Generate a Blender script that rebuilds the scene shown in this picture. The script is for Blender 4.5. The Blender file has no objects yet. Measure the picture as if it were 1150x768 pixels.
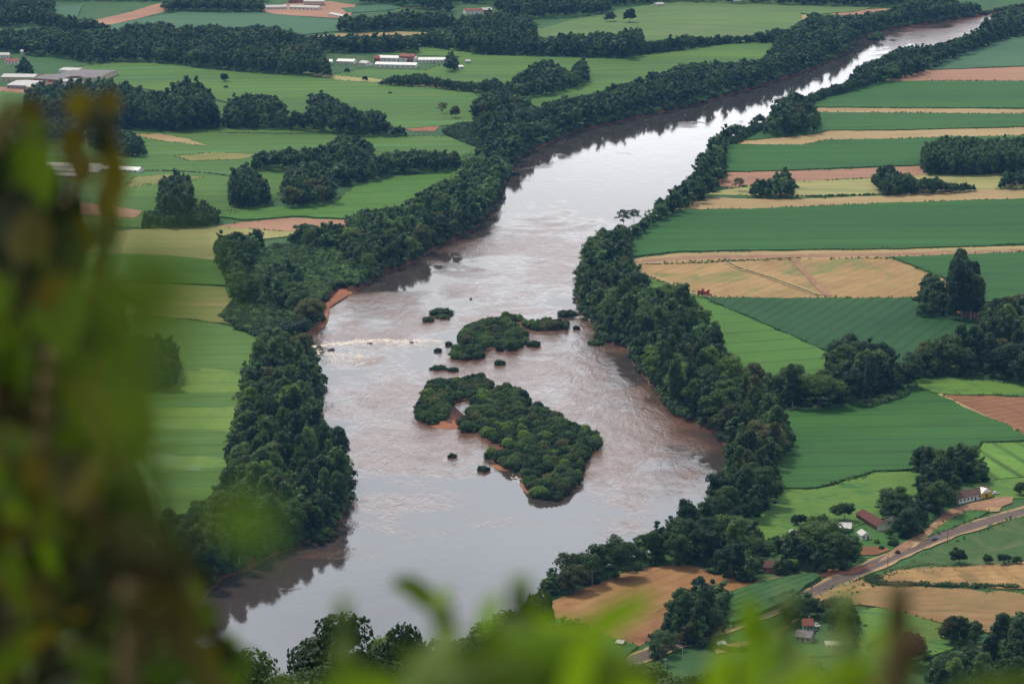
import bpy, bmesh, math, random
import numpy as np
from mathutils import Vector, Matrix

R = math.radians
random.seed(7)
rng = np.random.default_rng(7)
scene = bpy.context.scene
COL = scene.collection

# ------------------------------------------------------------------ camera geometry
CAM_H = 400.0
F = 3600.0                      # focal length in photo pixels (photo is 1150 x 768)
TANP = 721.0 / F
PITCH = math.atan(TANP)
CP, SP = math.cos(PITCH), math.sin(PITCH)
WATER_Z = -3.5

def ray(px, py):
    a = (px - 575.0) / F
    b = -(py - 384.0) / F
    return (a, CP + b * SP, -SP + b * CP)

def G(px, py, z=0.0):
    d = ray(px, py)
    t = (z - CAM_H) / d[2]
    return (d[0] * t, d[1] * t)

def proj(p):
    """world points (n,3) -> photo pixels (n,2)"""
    p = np.asarray(p, float)
    x = p[:, 0]
    y = p[:, 1]
    z = p[:, 2] - CAM_H
    dep = y * CP - z * SP
    up = y * SP + z * CP
    return np.stack([575 + F * x / dep, 384 - F * up / dep], 1)

def mpp(py):
    """metres per photo pixel on the plain at a given row"""
    x, y = G(575, py)
    return (y * CP + CAM_H * SP) / F

def inside(pts, poly):
    x = pts[:, 0][:, None]
    y = pts[:, 1][:, None]
    x1 = poly[:, 0][None]
    y1 = poly[:, 1][None]
    x2 = np.roll(poly[:, 0], -1)[None]
    y2 = np.roll(poly[:, 1], -1)[None]
    c = (y1 > y) != (y2 > y)
    with np.errstate(divide='ignore', invalid='ignore'):
        xi = (x2 - x1) * (y - y1) / (y2 - y1) + x1
    return (np.sum(c & (x < xi), axis=1) % 2) == 1

# ------------------------------------------------------------------ object helpers
def tag(o, label=None, cat=None, group=None, kind=None):
    if label: o['label'] = label
    if cat: o['category'] = cat
    if group: o['group'] = group
    if kind: o['kind'] = kind
    return o

def empty(name, loc=(0, 0, 0), rz=0.0):
    o = bpy.data.objects.new(name, None)
    o.empty_display_size = 0.5
    COL.objects.link(o)
    o.location = loc
    o.rotation_euler = (0, 0, rz)
    return o

def link(name, me, parent=None):
    o = bpy.data.objects.new(name, me)
    COL.objects.link(o)
    if parent is not None:
        o.parent = parent
    return o

def mesh_np(name, v, f4=None, f3=None, mat=None, smooth=False):
    """mesh from numpy arrays: v (n,3), f4 (m,4), f3 (k,3)"""
    me = bpy.data.meshes.new(name)
    v = np.ascontiguousarray(v, np.float32)
    loops = []
    starts = []
    totals = []
    n = 0
    if f4 is not None and len(f4):
        loops.append(np.asarray(f4, np.int32).ravel())
        starts.append(np.arange(len(f4), dtype=np.int32) * 4)
        totals.append(np.full(len(f4), 4, np.int32))
        n = len(f4) * 4
    if f3 is not None and len(f3):
        loops.append(np.asarray(f3, np.int32).ravel())
        starts.append(np.arange(len(f3), dtype=np.int32) * 3 + n)
        totals.append(np.full(len(f3), 3, np.int32))
    lp = np.concatenate(loops)
    st = np.concatenate(starts)
    me.vertices.add(len(v))
    me.vertices.foreach_set('co', v.ravel())
    me.loops.add(len(lp))
    me.loops.foreach_set('vertex_index', lp)
    me.polygons.add(len(st))
    me.polygons.foreach_set('loop_start', st)
    me.polygons.foreach_set('loop_total', np.concatenate(totals))
    if smooth:
        me.polygons.foreach_set('use_smooth', np.ones(len(st), bool))
    me.update(calc_edges=True)
    if mat is not None:
        me.materials.append(mat)
    return me

class MB:
    """collects simple shapes, then builds ONE mesh object"""
    def __init__(self):
        self.bm = bmesh.new()
    def box(self, c, s, rz=0.0, rx=0.0, ry=0.0, bevel=0.0):
        r = bmesh.ops.create_cube(self.bm, size=1.0)
        m = Matrix.Translation(c) @ Matrix.Rotation(rz, 4, 'Z') @ Matrix.Rotation(ry, 4, 'Y') @ Matrix.Rotation(rx, 4, 'X') @ Matrix.Diagonal((s[0], s[1], s[2], 1))
        bmesh.ops.transform(self.bm, matrix=m, verts=r['verts'])
        if bevel:
            es = list({e for v in r['verts'] for e in v.link_edges})
            bmesh.ops.bevel(self.bm, geom=es, offset=bevel, segments=2, affect='EDGES')
        return self
    def poly(self, verts, faces):
        vs = [self.bm.verts.new(v) for v in verts]
        for f in faces:
            try:
                self.bm.faces.new([vs[i] for i in f])
            except ValueError:
                pass
        return self
    def prism(self, outline, axis, a, b):
        """outline 2D list extruded along an axis from a to b"""
        def mk(p, t):
            if axis == 'x': return (t, p[0], p[1])
            if axis == 'y': return (p[0], t, p[1])
            return (p[0], p[1], t)
        n = len(outline)
        v = [mk(p, a) for p in outline] + [mk(p, b) for p in outline]
        f = [tuple(range(n))[::-1], tuple(range(n, 2 * n))]
        f += [(i, (i + 1) % n, n + (i + 1) % n, n + i) for i in range(n)]
        return self.poly(v, f)
    def tube(self, p0, p1, r0, r1=None, seg=8):
        r1 = r0 if r1 is None else r1
        p0 = Vector(p0); p1 = Vector(p1)
        d = (p1 - p0)
        q = d.to_track_quat('Z', 'Y').to_matrix()
        v = []
        for p, r in ((p0, r0), (p1, r1)):
            for k in range(seg):
                a = 2 * math.pi * k / seg
                v.append(tuple(p + q @ Vector((r * math.cos(a), r * math.sin(a), 0))))
        f = [(k, (k + 1) % seg, seg + (k + 1) % seg, seg + k) for k in range(seg)]
        f += [tuple(range(seg))[::-1], tuple(range(seg, 2 * seg))]
        return self.poly(v, f)
    def build(self, name, mat, parent=None, smooth=False):
        bmesh.ops.recalc_face_normals(self.bm, faces=self.bm.faces[:])
        me = bpy.data.meshes.new(name)
        self.bm.to_mesh(me)
        self.bm.free()
        if smooth:
            for p in me.polygons: p.use_smooth = True
        me.materials.append(mat)
        return link(name, me, parent)

# ------------------------------------------------------------------ node helpers
class NT:
    def __init__(self, tree):
        self.t = tree
    def n(self, kind, **kw):
        nd = self.t.nodes.new(kind)
        for k, v in kw.items():
            setattr(nd, k, v)
        return nd
    def l(self, a, b):
        self.t.links.new(a, b)
    def val(self, sock, v):
        if hasattr(v, 'is_output') or isinstance(v, bpy.types.NodeSocket):
            self.l(v, sock)
        else:
            sock.default_value = v
    def math(self, op, a, b=0.0, c=None, clamp=False):
        nd = self.n('ShaderNodeMath', operation=op, use_clamp=clamp)
        self.val(nd.inputs[0], a)
        self.val(nd.inputs[1], b)
        if c is not None: self.val(nd.inputs[2], c)
        return nd.outputs[0]
    def mix(self, fac, a, b, blend='MIX'):
        nd = self.n('ShaderNodeMix', data_type='RGBA', blend_type=blend)
        self.val(nd.inputs[0], fac)
        self.val(nd.inputs[6], a if not isinstance(a, tuple) else (*a[:3], 1))
        self.val(nd.inputs[7], b if not isinstance(b, tuple) else (*b[:3], 1))
        return nd.outputs[2]
    def noise(self, vec, scale, detail=3.0, rough=0.55, dist=0.0):
        nd = self.n('ShaderNodeTexNoise')
        if vec is not None: self.l(vec, nd.inputs['Vector'])
        nd.inputs['Scale'].default_value = scale
        nd.inputs['Detail'].default_value = detail
        nd.inputs['Roughness'].default_value = rough
        nd.inputs['Distortion'].default_value = dist
        return nd.outputs['Fac']
    def ramp(self, fac, stops):
        nd = self.n('ShaderNodeValToRGB')
        self.l(fac, nd.inputs[0])
        el = nd.color_ramp.elements
        while len(el) < len(stops): el.new(0.5)
        for e, (p, c) in zip(el, stops):
            e.position = p
            e.color = (*c[:3], 1) if isinstance(c, tuple) else (c, c, c, 1)
        return nd.outputs[0]
    def mapping(self, vec, scale=(1, 1, 1), rot=(0, 0, 0), loc=(0, 0, 0)):
        nd = self.n('ShaderNodeMapping')
        self.l(vec, nd.inputs[0])
        nd.inputs['Location'].default_value = loc
        nd.inputs['Rotation'].default_value = rot
        nd.inputs['Scale'].default_value = scale
        return nd.outputs[0]

def new_mat(name):
    m = bpy.data.materials.new(name)
    m.use_nodes = True
    m.node_tree.nodes.clear()
    t = NT(m.node_tree)
    out = t.n('ShaderNodeOutputMaterial')
    return m, t, out

def principled(t, color, rough=0.8, spec=0.3):
    p = t.n('ShaderNodeBsdfPrincipled')
    t.val(p.inputs['Base Color'], color if not isinstance(color, tuple) else (*color[:3], 1))
    t.val(p.inputs['Roughness'], rough)
    p.inputs['Specular IOR Level'].default_value = spec
    return p

def simple_mat(name, color, rough=0.7, spec=0.3, var=0.18, scale=0.7, metal=0.0):
    """plain painted / built surface with blotchy wear"""
    m, t, out = new_mat(name)
    tc = t.n('ShaderNodeTexCoord')
    n1 = t.noise(tc.outputs['Object'], scale, 5, 0.65)
    n2 = t.noise(tc.outputs['Object'], scale * 9, 2)
    k = t.math('ADD', t.math('MULTIPLY', n1, 0.7), t.math('MULTIPLY', n2, 0.3))
    lo = tuple(c * (1 - var * 1.6) for c in color)
    hi = tuple(min(1, c * (1 + var)) for c in color)
    c = t.ramp(k, [(0.3, lo), (0.62, hi)])
    p = principled(t, c, rough, spec)
    p.inputs['Metallic'].default_value = metal
    t.l(p.outputs[0], out.inputs[0])
    return m

def field_mat(name, c1, c2, big=0.006, stretch=(1.0, 1.0), ang=0.0, rows=0.0, row_strength=0.0,
              grain=0.25, c3=None, c3_amt=0.0, fine=0.5, seed=0.0, tram=0.0):
    """crop, stubble or bare soil: two tones mottled at field scale, fine grain, drilled rows"""
    m, t, out = new_mat(name)
    geo = t.n('ShaderNodeNewGeometry')
    pos = t.mapping(geo.outputs['Position'], (1, 1, 1), (0, 0, ang), (seed * 37.1, seed * 53.3, 0))
    st = t.mapping(pos, (stretch[0], stretch[1], 1))
    n1 = t.noise(st, big, 5, 0.6, 0.6)
    n2 = t.noise(st, big * 7, 4, 0.6)
    k = t.math('ADD', t.math('MULTIPLY', n1, 0.65), t.math('MULTIPLY', n2, 0.35))
    k = t.ramp(k, [(0.33, 0.0), (0.67, 1.0)])
    c = t.mix(k, c1, c2)
    if c3 is not None:
        n4 = t.noise(st, big * 2.3, 4, 0.6, 1.0)
        msk = t.ramp(n4, [(0.62 - c3_amt * 0.25, 0.0), (0.74 - c3_amt * 0.25, 1.0)])
        c = t.mix(t.math('MULTIPLY', msk, 0.85), c, c3)
    g = t.noise(pos, fine, 3, 0.7)
    g2 = t.noise(pos, fine * 0.22, 3, 0.6)
    gg = t.math('ADD', t.math('MULTIPLY', g, 0.6), t.math('MULTIPLY', g2, 0.4))
    f = t.math('ADD', 1.0 - grain, t.math('MULTIPLY', gg, 2 * grain))
    if rows:
        w = t.n('ShaderNodeTexWave', wave_type='BANDS', bands_direction='X', wave_profile='SIN')
        t.l(pos, w.inputs['Vector'])
        w.inputs['Scale'].default_value = 0.314 / rows
        w.inputs['Distortion'].default_value = 1.2
        w.inputs['Detail'].default_value = 2.0
        w.inputs['Detail Scale'].default_value = 0.4
        rm = t.noise(pos, 0.012, 2)
        rs = t.math('MULTIPLY', t.math('POWER', w.outputs['Fac'], 5.0), t.math('MULTIPLY', rm, row_strength * 2))
        f = t.math('MULTIPLY', f, t.math('SUBTRACT', 1.0, rs))
    if tram:
        w2 = t.n('ShaderNodeTexWave', wave_type='BANDS', bands_direction='X', wave_profile='SIN')
        t.l(pos, w2.inputs['Vector'])
        w2.inputs['Scale'].default_value = 0.314 / 31.0
        w2.inputs['Distortion'].default_value = 0.8
        w2.inputs['Detail Scale'].default_value = 0.15
        f = t.math('MULTIPLY', f, t.math('SUBTRACT', 1.0, t.math('MULTIPLY', t.math('POWER', w2.outputs['Fac'], 30.0), t.math('MULTIPLY', t.noise(pos, 0.009, 3), tram * 2))))
    damp = t.ramp(t.noise(st, big * 1.6, 6, 0.7, 1.5), [(0.30, 0.78), (0.48, 1.0), (0.70, 1.10)])
    f = t.math('MULTIPLY', f, damp)
    cc = t.n('ShaderNodeVectorMath', operation='SCALE')
    t.l(c, cc.inputs[0])
    t.l(f, cc.inputs['Scale'])
    p = principled(t, cc.outputs[0], 0.9, 0.15)
    b = t.n('ShaderNodeBump')
    b.inputs['Strength'].default_value = 0.6
    b.inputs['Distance'].default_value = 0.5
    t.l(g, b.inputs['Height'])
    t.l(b.outputs[0], p.inputs['Normal'])
    t.l(p.outputs[0], out.inputs[0])
    return m

def leaf_mat(name, c_lo, c_hi, attr=None, trans=0.36, clump=0.9, spec=0.25, rand=0.5):
    """foliage: two tones, varied from clump to clump and from plant to plant"""
    m, t, out = new_mat(name)
    tc = t.n('ShaderNodeTexCoord')
    if attr:
        a = t.n('ShaderNodeAttribute', attribute_name=attr)
        r = a.outputs['Fac']
        geo = t.n('ShaderNodeNewGeometry')
        n1 = t.noise(geo.outputs['Position'], 0.35, 3, 0.6)
    else:
        oi = t.n('ShaderNodeObjectInfo')
        r = oi.outputs['Random']
        n1 = t.noise(tc.outputs['Object'], 6.0 * clump, 3, 0.65)
    k = t.math('ADD', t.math('MULTIPLY', n1, 0.9), t.math('MULTIPLY', t.math('SUBTRACT', r, 0.5), rand))
    c = t.ramp(k, [(0.22, c_lo), (0.72, c_hi), (1.0, tuple(min(1, q * 1.55) for q in c_hi))])
    p = principled(t, c, 0.6, spec)
    tr = t.n('ShaderNodeBsdfTranslucent')
    hs = t.n('ShaderNodeHueSaturation')
    hs.inputs['Hue'].default_value = 0.48
    hs.inputs['Value'].default_value = 1.3
    t.l(c, hs.inputs['Color'])
    t.l(hs.outputs[0], tr.inputs['Color'])
    mx = t.n('ShaderNodeMixShader')
    mx.inputs[0].default_value = trans
    t.l(p.outputs[0], mx.inputs[1])
    t.l(tr.outputs[0], mx.inputs[2])
    t.l(mx.outputs[0], out.inputs[0])
    return m

# ------------------------------------------------------------------ camera, light, air
cam_d = bpy.data.cameras.new('camera')
cam = bpy.data.objects.new('camera', cam_d)
COL.objects.link(cam)
cam.location = (0, 0, CAM_H)
cam.rotation_euler = (math.pi / 2 - PITCH, 0, 0)
cam_d.sensor_width = 36.0
cam_d.lens = 36.0 * F / 1150.0
cam_d.clip_start = 0.05
cam_d.clip_end = 60000
cam_d.dof.use_dof = True
cam_d.dof.focus_distance = 2000.0
cam_d.dof.aperture_fstop = 7.1
scene.camera = cam

SUN_EL, SUN_AZ = R(58), R(-40)      # azimuth from +Y towards +X: high, veiled by cloud, ahead and to the left
w = bpy.data.worlds.new('World')
scene.world = w
w.use_nodes = True
w.node_tree.nodes.clear()
t = NT(w.node_tree)
wo = t.n('ShaderNodeOutputWorld')
sky = t.n('ShaderNodeTexSky', sky_type='NISHITA')
sky.sun_disc = False
sky.sun_elevation = SUN_EL
sky.sun_rotation = SUN_AZ
bg1 = t.n('ShaderNodeBackground')
bg1.inputs['Strength'].default_value = 0.1
t.l(sky.outputs[0], bg1.inputs['Color'])
tc = t.n('ShaderNodeTexCoord')
sep = t.n('ShaderNodeSeparateXYZ')
t.l(tc.outputs['Generated'], sep.inputs[0])
z = t.math('MAXIMUM', sep.outputs[2], 0.0)
# cloud deck seen in perspective
den = t.math('ADD', z, 0.10)
cx = t.math('DIVIDE', sep.outputs[0], den)
cy = t.math('DIVIDE', sep.outputs[1], den)
comb = t.n('ShaderNodeCombineXYZ')
t.l(cx, comb.inputs[0]); t.l(cy, comb.inputs[1])
cn = t.noise(comb.outputs[0], 0.9, 6, 0.55, 0.3)
cn2 = t.noise(comb.outputs[0], 3.5, 5, 0.6)
ahead = t.ramp(t.math('ADD', t.math('MULTIPLY', sep.outputs[1], 0.5), 0.5), [(0.45, 0.0), (0.95, 1.0)])
elev_f = t.ramp(z, [(0.0, (2.2, 2.2, 2.25)), (0.125, (2.5, 2.5, 2.55)), (0.145, (1.75, 1.75, 1.78)), (0.18, (1.42, 1.45, 1.48)), (0.23, (1.60, 1.70, 1.82)), (0.31, (1.95, 2.12, 2.36)), (0.44, (0.80, 0.83, 0.88)), (1.0, (0.66, 0.67, 0.68))])
elev_b = t.ramp(z, [(0.0, (0.34, 0.36, 0.40)), (0.3, (0.46, 0.48, 0.52)), (1.0, (0.66, 0.67, 0.68))])
elev = t.mix(ahead, elev_b, elev_f)
vv = t.math('ADD', t.math('MULTIPLY', t.ramp(cn, [(0.3, 0.0), (0.7, 1.0)]), 0.55), t.math('MULTIPLY', cn2, 0.35))
vv = t.math('ADD', vv, 0.55)
cs = t.n('ShaderNodeVectorMath', operation='SCALE')
t.l(elev, cs.inputs[0]); t.l(vv, cs.inputs['Scale'])
bg2 = t.n('ShaderNodeBackground')
t.l(cs.outputs[0], bg2.inputs['Color'])
bg2.inputs['Strength'].default_value = 1.0
mxs = t.n('ShaderNodeMixShader')
t.l(t.ramp(cn, [(0.28, 0.78), (0.45, 1.0)]), mxs.inputs[0])
t.l(bg1.outputs[0], mxs.inputs[1]); t.l(bg2.outputs[0], mxs.inputs[2])
t.l(mxs.outputs[0], wo.inputs['Surface'])

sd = bpy.data.lights.new('sun', 'SUN')
sd.energy = 3.1
sd.angle = R(9)
sd.color = (1.0, 0.92, 0.80)
so = bpy.data.objects.new('sun', sd)
COL.objects.link(so)
sv = Vector((math.sin(SUN_AZ) * math.cos(SUN_EL), math.cos(SUN_AZ) * math.cos(SUN_EL), math.sin(SUN_EL)))
so.rotation_euler = (-sv).to_track_quat('-Z', 'Y').to_euler()
so.location = (-300, 500, 900)

vs = scene.view_settings
vs.view_transform = 'Standard'
vs.look = 'None'
vs.exposure = 0.02
vs.gamma = 1.0
vs.use_curve_mapping = False
cy_ = scene.cycles
cy_.use_denoising = True
try:
    cy_.denoiser = 'OPENIMAGEDENOISE'
    cy_.denoising_input_passes = 'RGB_ALBEDO_NORMAL'
except Exception:
    pass
cy_.max_bounces = 5
cy_.diffuse_bounces = 2
cy_.glossy_bounces = 2
cy_.transmission_bounces = 2
cy_.volume_bounces = 0
cy_.caustics_reflective = False
cy_.caustics_refractive = False
cy_.sample_clamp_indirect = 4.0
# ------------------------------------------------------------------ materials of the land
M = {}
M['grass'] = field_mat('grass', (0.030, 0.085, 0.028), (0.055, 0.125, 0.035), 0.008, grain=0.35, c3=(0.10, 0.12, 0.045), c3_amt=0.2)
M['under'] = field_mat('understorey', (0.015, 0.04, 0.015), (0.03, 0.07, 0.02), 0.02, grain=0.4)
M['soy'] = field_mat('soy', (0.020, 0.080, 0.015), (0.034, 0.122, 0.020), 0.005, (2.4, .28), rows=14, row_strength=0.07, ang=R(88), grain=0.16, tram=0.28, seed=1)
M['soy_b'] = field_mat('soy_b', (0.024, 0.089, 0.017), (0.044, 0.130, 0.023), 0.006, (2.4, .28), rows=11, row_strength=0.07, ang=R(86), grain=0.18, tram=0.28, seed=2)
M['soy_rows'] = field_mat('soy_rows', (0.015, 0.062, 0.016), (0.026, 0.089, 0.022), 0.005, rows=9, row_strength=0.30, ang=R(22), grain=0.18, seed=3)
M['soy_left'] = field_mat('soy_left', (0.046, 0.118, 0.021), (0.100, 0.185, 0.029), 0.004, (2.4, .28), rows=16, row_strength=0.07, ang=R(84), grain=0.18, c3=(0.075, 0.21, 0.085), c3_amt=0.15, tram=0.28, seed=4)
M['soy_pale'] = field_mat('soy_pale', (0.105, 0.190, 0.030), (0.175, 0.265, 0.046), 0.006, (0.6, 2.0), rows=10, row_strength=0.07, ang=R(87), grain=0.22, c3=(0.14, 0.24, 0.10), c3_amt=0.35, tram=0.28, seed=5)
M['soy_bright'] = field_mat('soy_bright', (0.051, 0.134, 0.017), (0.073, 0.170, 0.023), 0.006, rows=8, row_strength=0.07, ang=R(70), grain=0.16, tram=0.28, seed=6)
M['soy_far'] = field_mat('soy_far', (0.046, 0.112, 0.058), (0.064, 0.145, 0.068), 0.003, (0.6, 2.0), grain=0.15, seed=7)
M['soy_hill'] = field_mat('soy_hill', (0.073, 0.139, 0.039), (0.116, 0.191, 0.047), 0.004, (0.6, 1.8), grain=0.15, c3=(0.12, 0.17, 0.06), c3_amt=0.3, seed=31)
M['pasture'] = field_mat('pasture', (0.072, 0.155, 0.024), (0.110, 0.200, 0.032), 0.02, (1, 1.6), grain=0.3, c3=(0.035, 0.12, 0.03), c3_amt=0.35, seed=8)
M['verge'] = field_mat('verge', (0.030, 0.095, 0.022), (0.060, 0.150, 0.032), 0.03, grain=0.35, c3=(0.15, 0.16, 0.055), c3_amt=0.15, seed=9)
M['slope_grass'] = field_mat('slope_grass', (0.030, 0.080, 0.022), (0.060, 0.115, 0.030), 0.02, grain=0.3, c3=(0.09, 0.12, 0.04), c3_amt=0.3, seed=10)
M['stubble'] = field_mat('stubble', (0.25, 0.155, 0.060), (0.38, 0.25, 0.108), 0.008, (1.4, 0.7), rows=9, row_strength=0.13, ang=R(30), grain=0.2, c3=(0.17, 0.18, 0.055), c3_amt=0.35, seed=11)
M['tan_strip'] = field_mat('tan_strip', (0.28, 0.20, 0.095), (0.39, 0.285, 0.14), 0.01, (0.4, 2.0), grain=0.22, c3=(0.22, 0.23, 0.08), c3_amt=0.2, seed=12)
M['pink_soil'] = field_mat('pink_soil', (0.28, 0.145, 0.095), (0.37, 0.205, 0.13), 0.008, (0.4, 2.0), grain=0.18, c3=(0.28, 0.22, 0.10), c3_amt=0.12, seed=13)
M['brown_soil'] = field_mat('brown_soil', (0.19, 0.085, 0.042), (0.27, 0.135, 0.068), 0.02, (0.6, 1.6), rows=9, row_strength=0.25, ang=R(60), grain=0.22, seed=14)
M['dome'] = field_mat('harvested', (0.19, 0.085, 0.036), (0.33, 0.185, 0.078), 0.012, (1.3, 0.8), rows=8, row_strength=0.1, ang=R(35), grain=0.25, c3=(0.16, 0.065, 0.028), c3_amt=0.35, seed=15)
M['wheat'] = field_mat('wheat', (0.25, 0.140, 0.055), (0.37, 0.235, 0.100), 0.014, (0.6, 1.6), rows=8, row_strength=0.15, ang=R(80), grain=0.25, c3=(0.17, 0.12, 0.045), c3_amt=0.35, seed=16)
M['wheat_dark'] = field_mat('wheat_dark', (0.19, 0.115, 0.048), (0.29, 0.185, 0.08), 0.02, (0.6, 1.6), grain=0.28, c3=(0.15, 0.15, 0.04), c3_amt=0.35, seed=17)
M['yellow'] = field_mat('yellow', (0.235, 0.24, 0.085), (0.34, 0.31, 0.13), 0.007, (0.5, 2.0), grain=0.2, c3=(0.13, 0.19, 0.06), c3_amt=0.25, seed=18)
M['olive'] = field_mat('olive', (0.12, 0.16, 0.035), (0.24, 0.21, 0.065), 0.009, (0.5, 2.0), grain=0.2, c3=(0.30, 0.23, 0.09), c3_amt=0.2, seed=19)
M['corn'] = field_mat('corn', (0.028, 0.085, 0.026), (0.05, 0.125, 0.036), 0.03, rows=5, row_strength=0.5, ang=R(40), grain=0.3, seed=20)
M['rowgreen'] = field_mat('rowgreen', (0.085, 0.20, 0.028), (0.125, 0.25, 0.04), 0.02, rows=14, row_strength=0.6, ang=R(-12), grain=0.25, c3=(0.20, 0.19, 0.06), c3_amt=0.25, seed=21)
M['dirt'] = field_mat('dirt', (0.22, 0.115, 0.07), (0.33, 0.19, 0.115), 0.04, grain=0.2, c3=(0.38, 0.26, 0.14), c3_amt=0.2, seed=22)
M['red_dirt'] = field_mat('red_dirt', (0.23, 0.085, 0.045), (0.35, 0.15, 0.08), 0.05, grain=0.25, seed=23)
M['bank'] = field_mat('bank', (0.075, 0.034, 0.021), (0.16, 0.066, 0.036), 0.05, grain=0.3, seed=24)
M['asphalt'] = field_mat('asphalt', (0.100, 0.072, 0.065), (0.135, 0.098, 0.088), 0.03, grain=0.12, seed=25)
M['shoulder'] = field_mat('shoulder', (0.30, 0.20, 0.10), (0.42, 0.29, 0.15), 0.04, grain=0.25, c3=(0.10, 0.14, 0.04), c3_amt=0.3, seed=26)
M['hillgrass'] = field_mat('hillgrass', (0.02, 0.06, 0.015), (0.05, 0.10, 0.025), 0.05, grain=0.4, fine=4.0, seed=27)

# ------------------------------------------------------------------ river outline (photo pixels on the water plane)
RIV_L = [(-260, 930), (-60, 860), (70, 800), (150, 750), (205, 700), (239, 657), (272, 641), (307, 624), (338, 611), (366, 600), (384, 580), (393, 556), (388, 525), (378, 500), (364, 484), (357, 464), (361, 444), (362, 430), (346, 434), (352, 412), (345, 392), (334, 380), (352, 374), (363, 362), (359, 347), (370, 336), (384, 324), (397, 328), (426, 310), (466, 293), (500, 273), (517, 266), (537, 254), (552, 233), (564, 211), (570, 199), (583, 178), (617, 161), (650, 147), (700, 136), (767, 121), (783, 118), (816, 108), (866, 93), (900, 81), (933, 68), (955, 57), (956, 50), (968, 41), (996, 34), (1033, 28), (1075, 22), (1106, 17), (1150, 8), (1230, -6), (1420, -28)]
RIV_R = [(1420, -18), (1240, 10), (1160, 19), (1130, 28), (1104, 42), (1060, 58), (1015, 70), (985, 82), (960, 94), (940, 103), (903, 116), (868, 137), (833, 153), (804, 173), (787, 198), (772, 222), (745, 244), (704, 268), (679, 281), (656, 302), (649, 325), (651, 346), (666, 362), (671, 375), (684, 384), (705, 392), (714, 410), (728, 427), (744, 449), (756, 466), (775, 474), (804, 487), (818, 510), (819, 530), (802, 552), (796, 580), (785, 598), (745, 618), (705, 638), (672, 646), (632, 660), (613, 664), (612, 676), (590, 700), (560, 720), (505, 745), (420, 790), (200, 880), (-200, 960)]

def smooth_path(pts, n=5):
    """Catmull-Rom through world points"""
    P = [np.array(p) for p in pts]
    P = [2 * P[0] - P[1]] + P + [2 * P[-1] - P[-2]]
    out = []
    for i in range(1, len(P) - 2):
        for k in range(n):
            u = k / n
            a, b, c, d = P[i - 1], P[i], P[i + 1], P[i + 2]
            out.append(0.5 * ((2 * b) + (c - a) * u + (2 * a - 5 * b + 4 * c - d) * u * u + (3 * b - a - 3 * c + d) * u ** 3))
    out.append(P[-2])
    return out

def wiggle(path, amp):
    o = []
    for i, p in enumerate(path):
        o.append(p + np.array([random.uniform(-amp, amp), random.uniform(-amp, amp)]))
    return o

left_w = wiggle(smooth_path([G(x, y, WATER_Z) for x, y in RIV_L], 5), 1.2)
right_w = wiggle(smooth_path([G(x, y, WATER_Z) for x, y in RIV_R], 5), 1.2)
river_line = left_w + right_w                      # closed, going upstream then back down
RIVER = np.array(river_line)

def offset_loop(loop, d):
    n = len(loop)
    out = []
    area = sum(loop[i][0] * loop[(i + 1) % n][1] - loop[(i + 1) % n][0] * loop[i][1] for i in range(n))
    s = 1 if area > 0 else -1
    for i in range(n):
        a = loop[i - 2]; b = loop[(i + 2) % n]
        tx, ty = b[0] - a[0], b[1] - a[1]
        L = math.hypot(tx, ty) or 1
        out.append(np.array([loop[i][0] + s * d * ty / L, loop[i][1] - s * d * tx / L]))
    return out

bank_top = offset_loop(river_line, 2.6)
bank_in = offset_loop(river_line, -3.0)

def fill_mesh(name, outer, holes, zz, mat):
    bm = bmesh.new()
    es = []
    for loop in [outer] + holes:
        v = [bm.verts.new((p[0], p[1], zz)) for p in loop]
        for i in range(len(v)):
            es.append(bm.edges.new((v[i], v[(i + 1) % len(v)])))
    bmesh.ops.triangle_fill(bm, edges=es, use_beauty=True, use_dissolve=False)
    bmesh.ops.recalc_face_normals(bm, faces=bm.faces[:])
    for f in bm.faces:
        if f.normal.z < 0: f.normal_flip()
    me = bpy.data.meshes.new(name)
    bm.to_mesh(me)
    bm.free()
    me.materials.append(mat)
    return link(name, me)

S = 14000.0
ground = fill_mesh('ground', [(-S, -S), (S, -S), (S, S), (-S, S)], [[tuple(p) for p in bank_top]], 0.0, M['grass'])
tag(ground, kind='structure')

# river banks: red soil slopes from the plain down below the water
n = len(river_line)
bv = [(p[0], p[1], 0.0) for p in bank_top] + [(p[0] + random.uniform(-.5, .5), p[1] + random.uniform(-.5, .5), -2.2 + random.uniform(-.5, .5)) for p in offset_loop(river_line, 1.2)] + [(p[0], p[1], -5.0) for p in bank_in]
bf = []
for i in range(n):
    j = (i + 1) % n
    bf.append((i, j, n + j, n + i))
    bf.append((n + i, n + j, 2 * n + j, 2 * n + i))
bank = link('river_bank', mesh_np('river_bank', bv, bf, None, M['bank'], True))
tag(bank, kind='structure')

# ------------------------------------------------------------------ water
m, t, out = new_mat('water')
geo = t.n('ShaderNodeNewGeometry')
pos = geo.outputs['Position']
def blob(px, py, rx, ry, ang=0.0):
    """ripple patch: 1 in its middle, 0 outside; radii in metres across and along the view"""
    cx_, cy0 = G(px, py, WATER_Z)
    mp = t.n('ShaderNodeMapping', vector_type='TEXTURE')
    t.l(pos, mp.inputs[0])
    mp.inputs['Location'].default_value = (cx_, cy0, WATER_Z)
    mp.inputs['Rotation'].default_value = (0, 0, ang)
    mp.inputs['Scale'].default_value = (rx, ry, 1000)
    ln = t.n('ShaderNodeVectorMath', operation='LENGTH')
    t.l(mp.outputs[0], ln.inputs[0])
    return t.ramp(ln.outputs['Value'], [(0.25, 1.0), (1.0, 0.0)])
warp = t.noise(pos, 0.012, 4, 0.6, 1.5)
streak = t.noise(t.mapping(pos, (1.0, 0.8, 1.0)), 0.011, 5, 0.60, 1.2)
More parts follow.
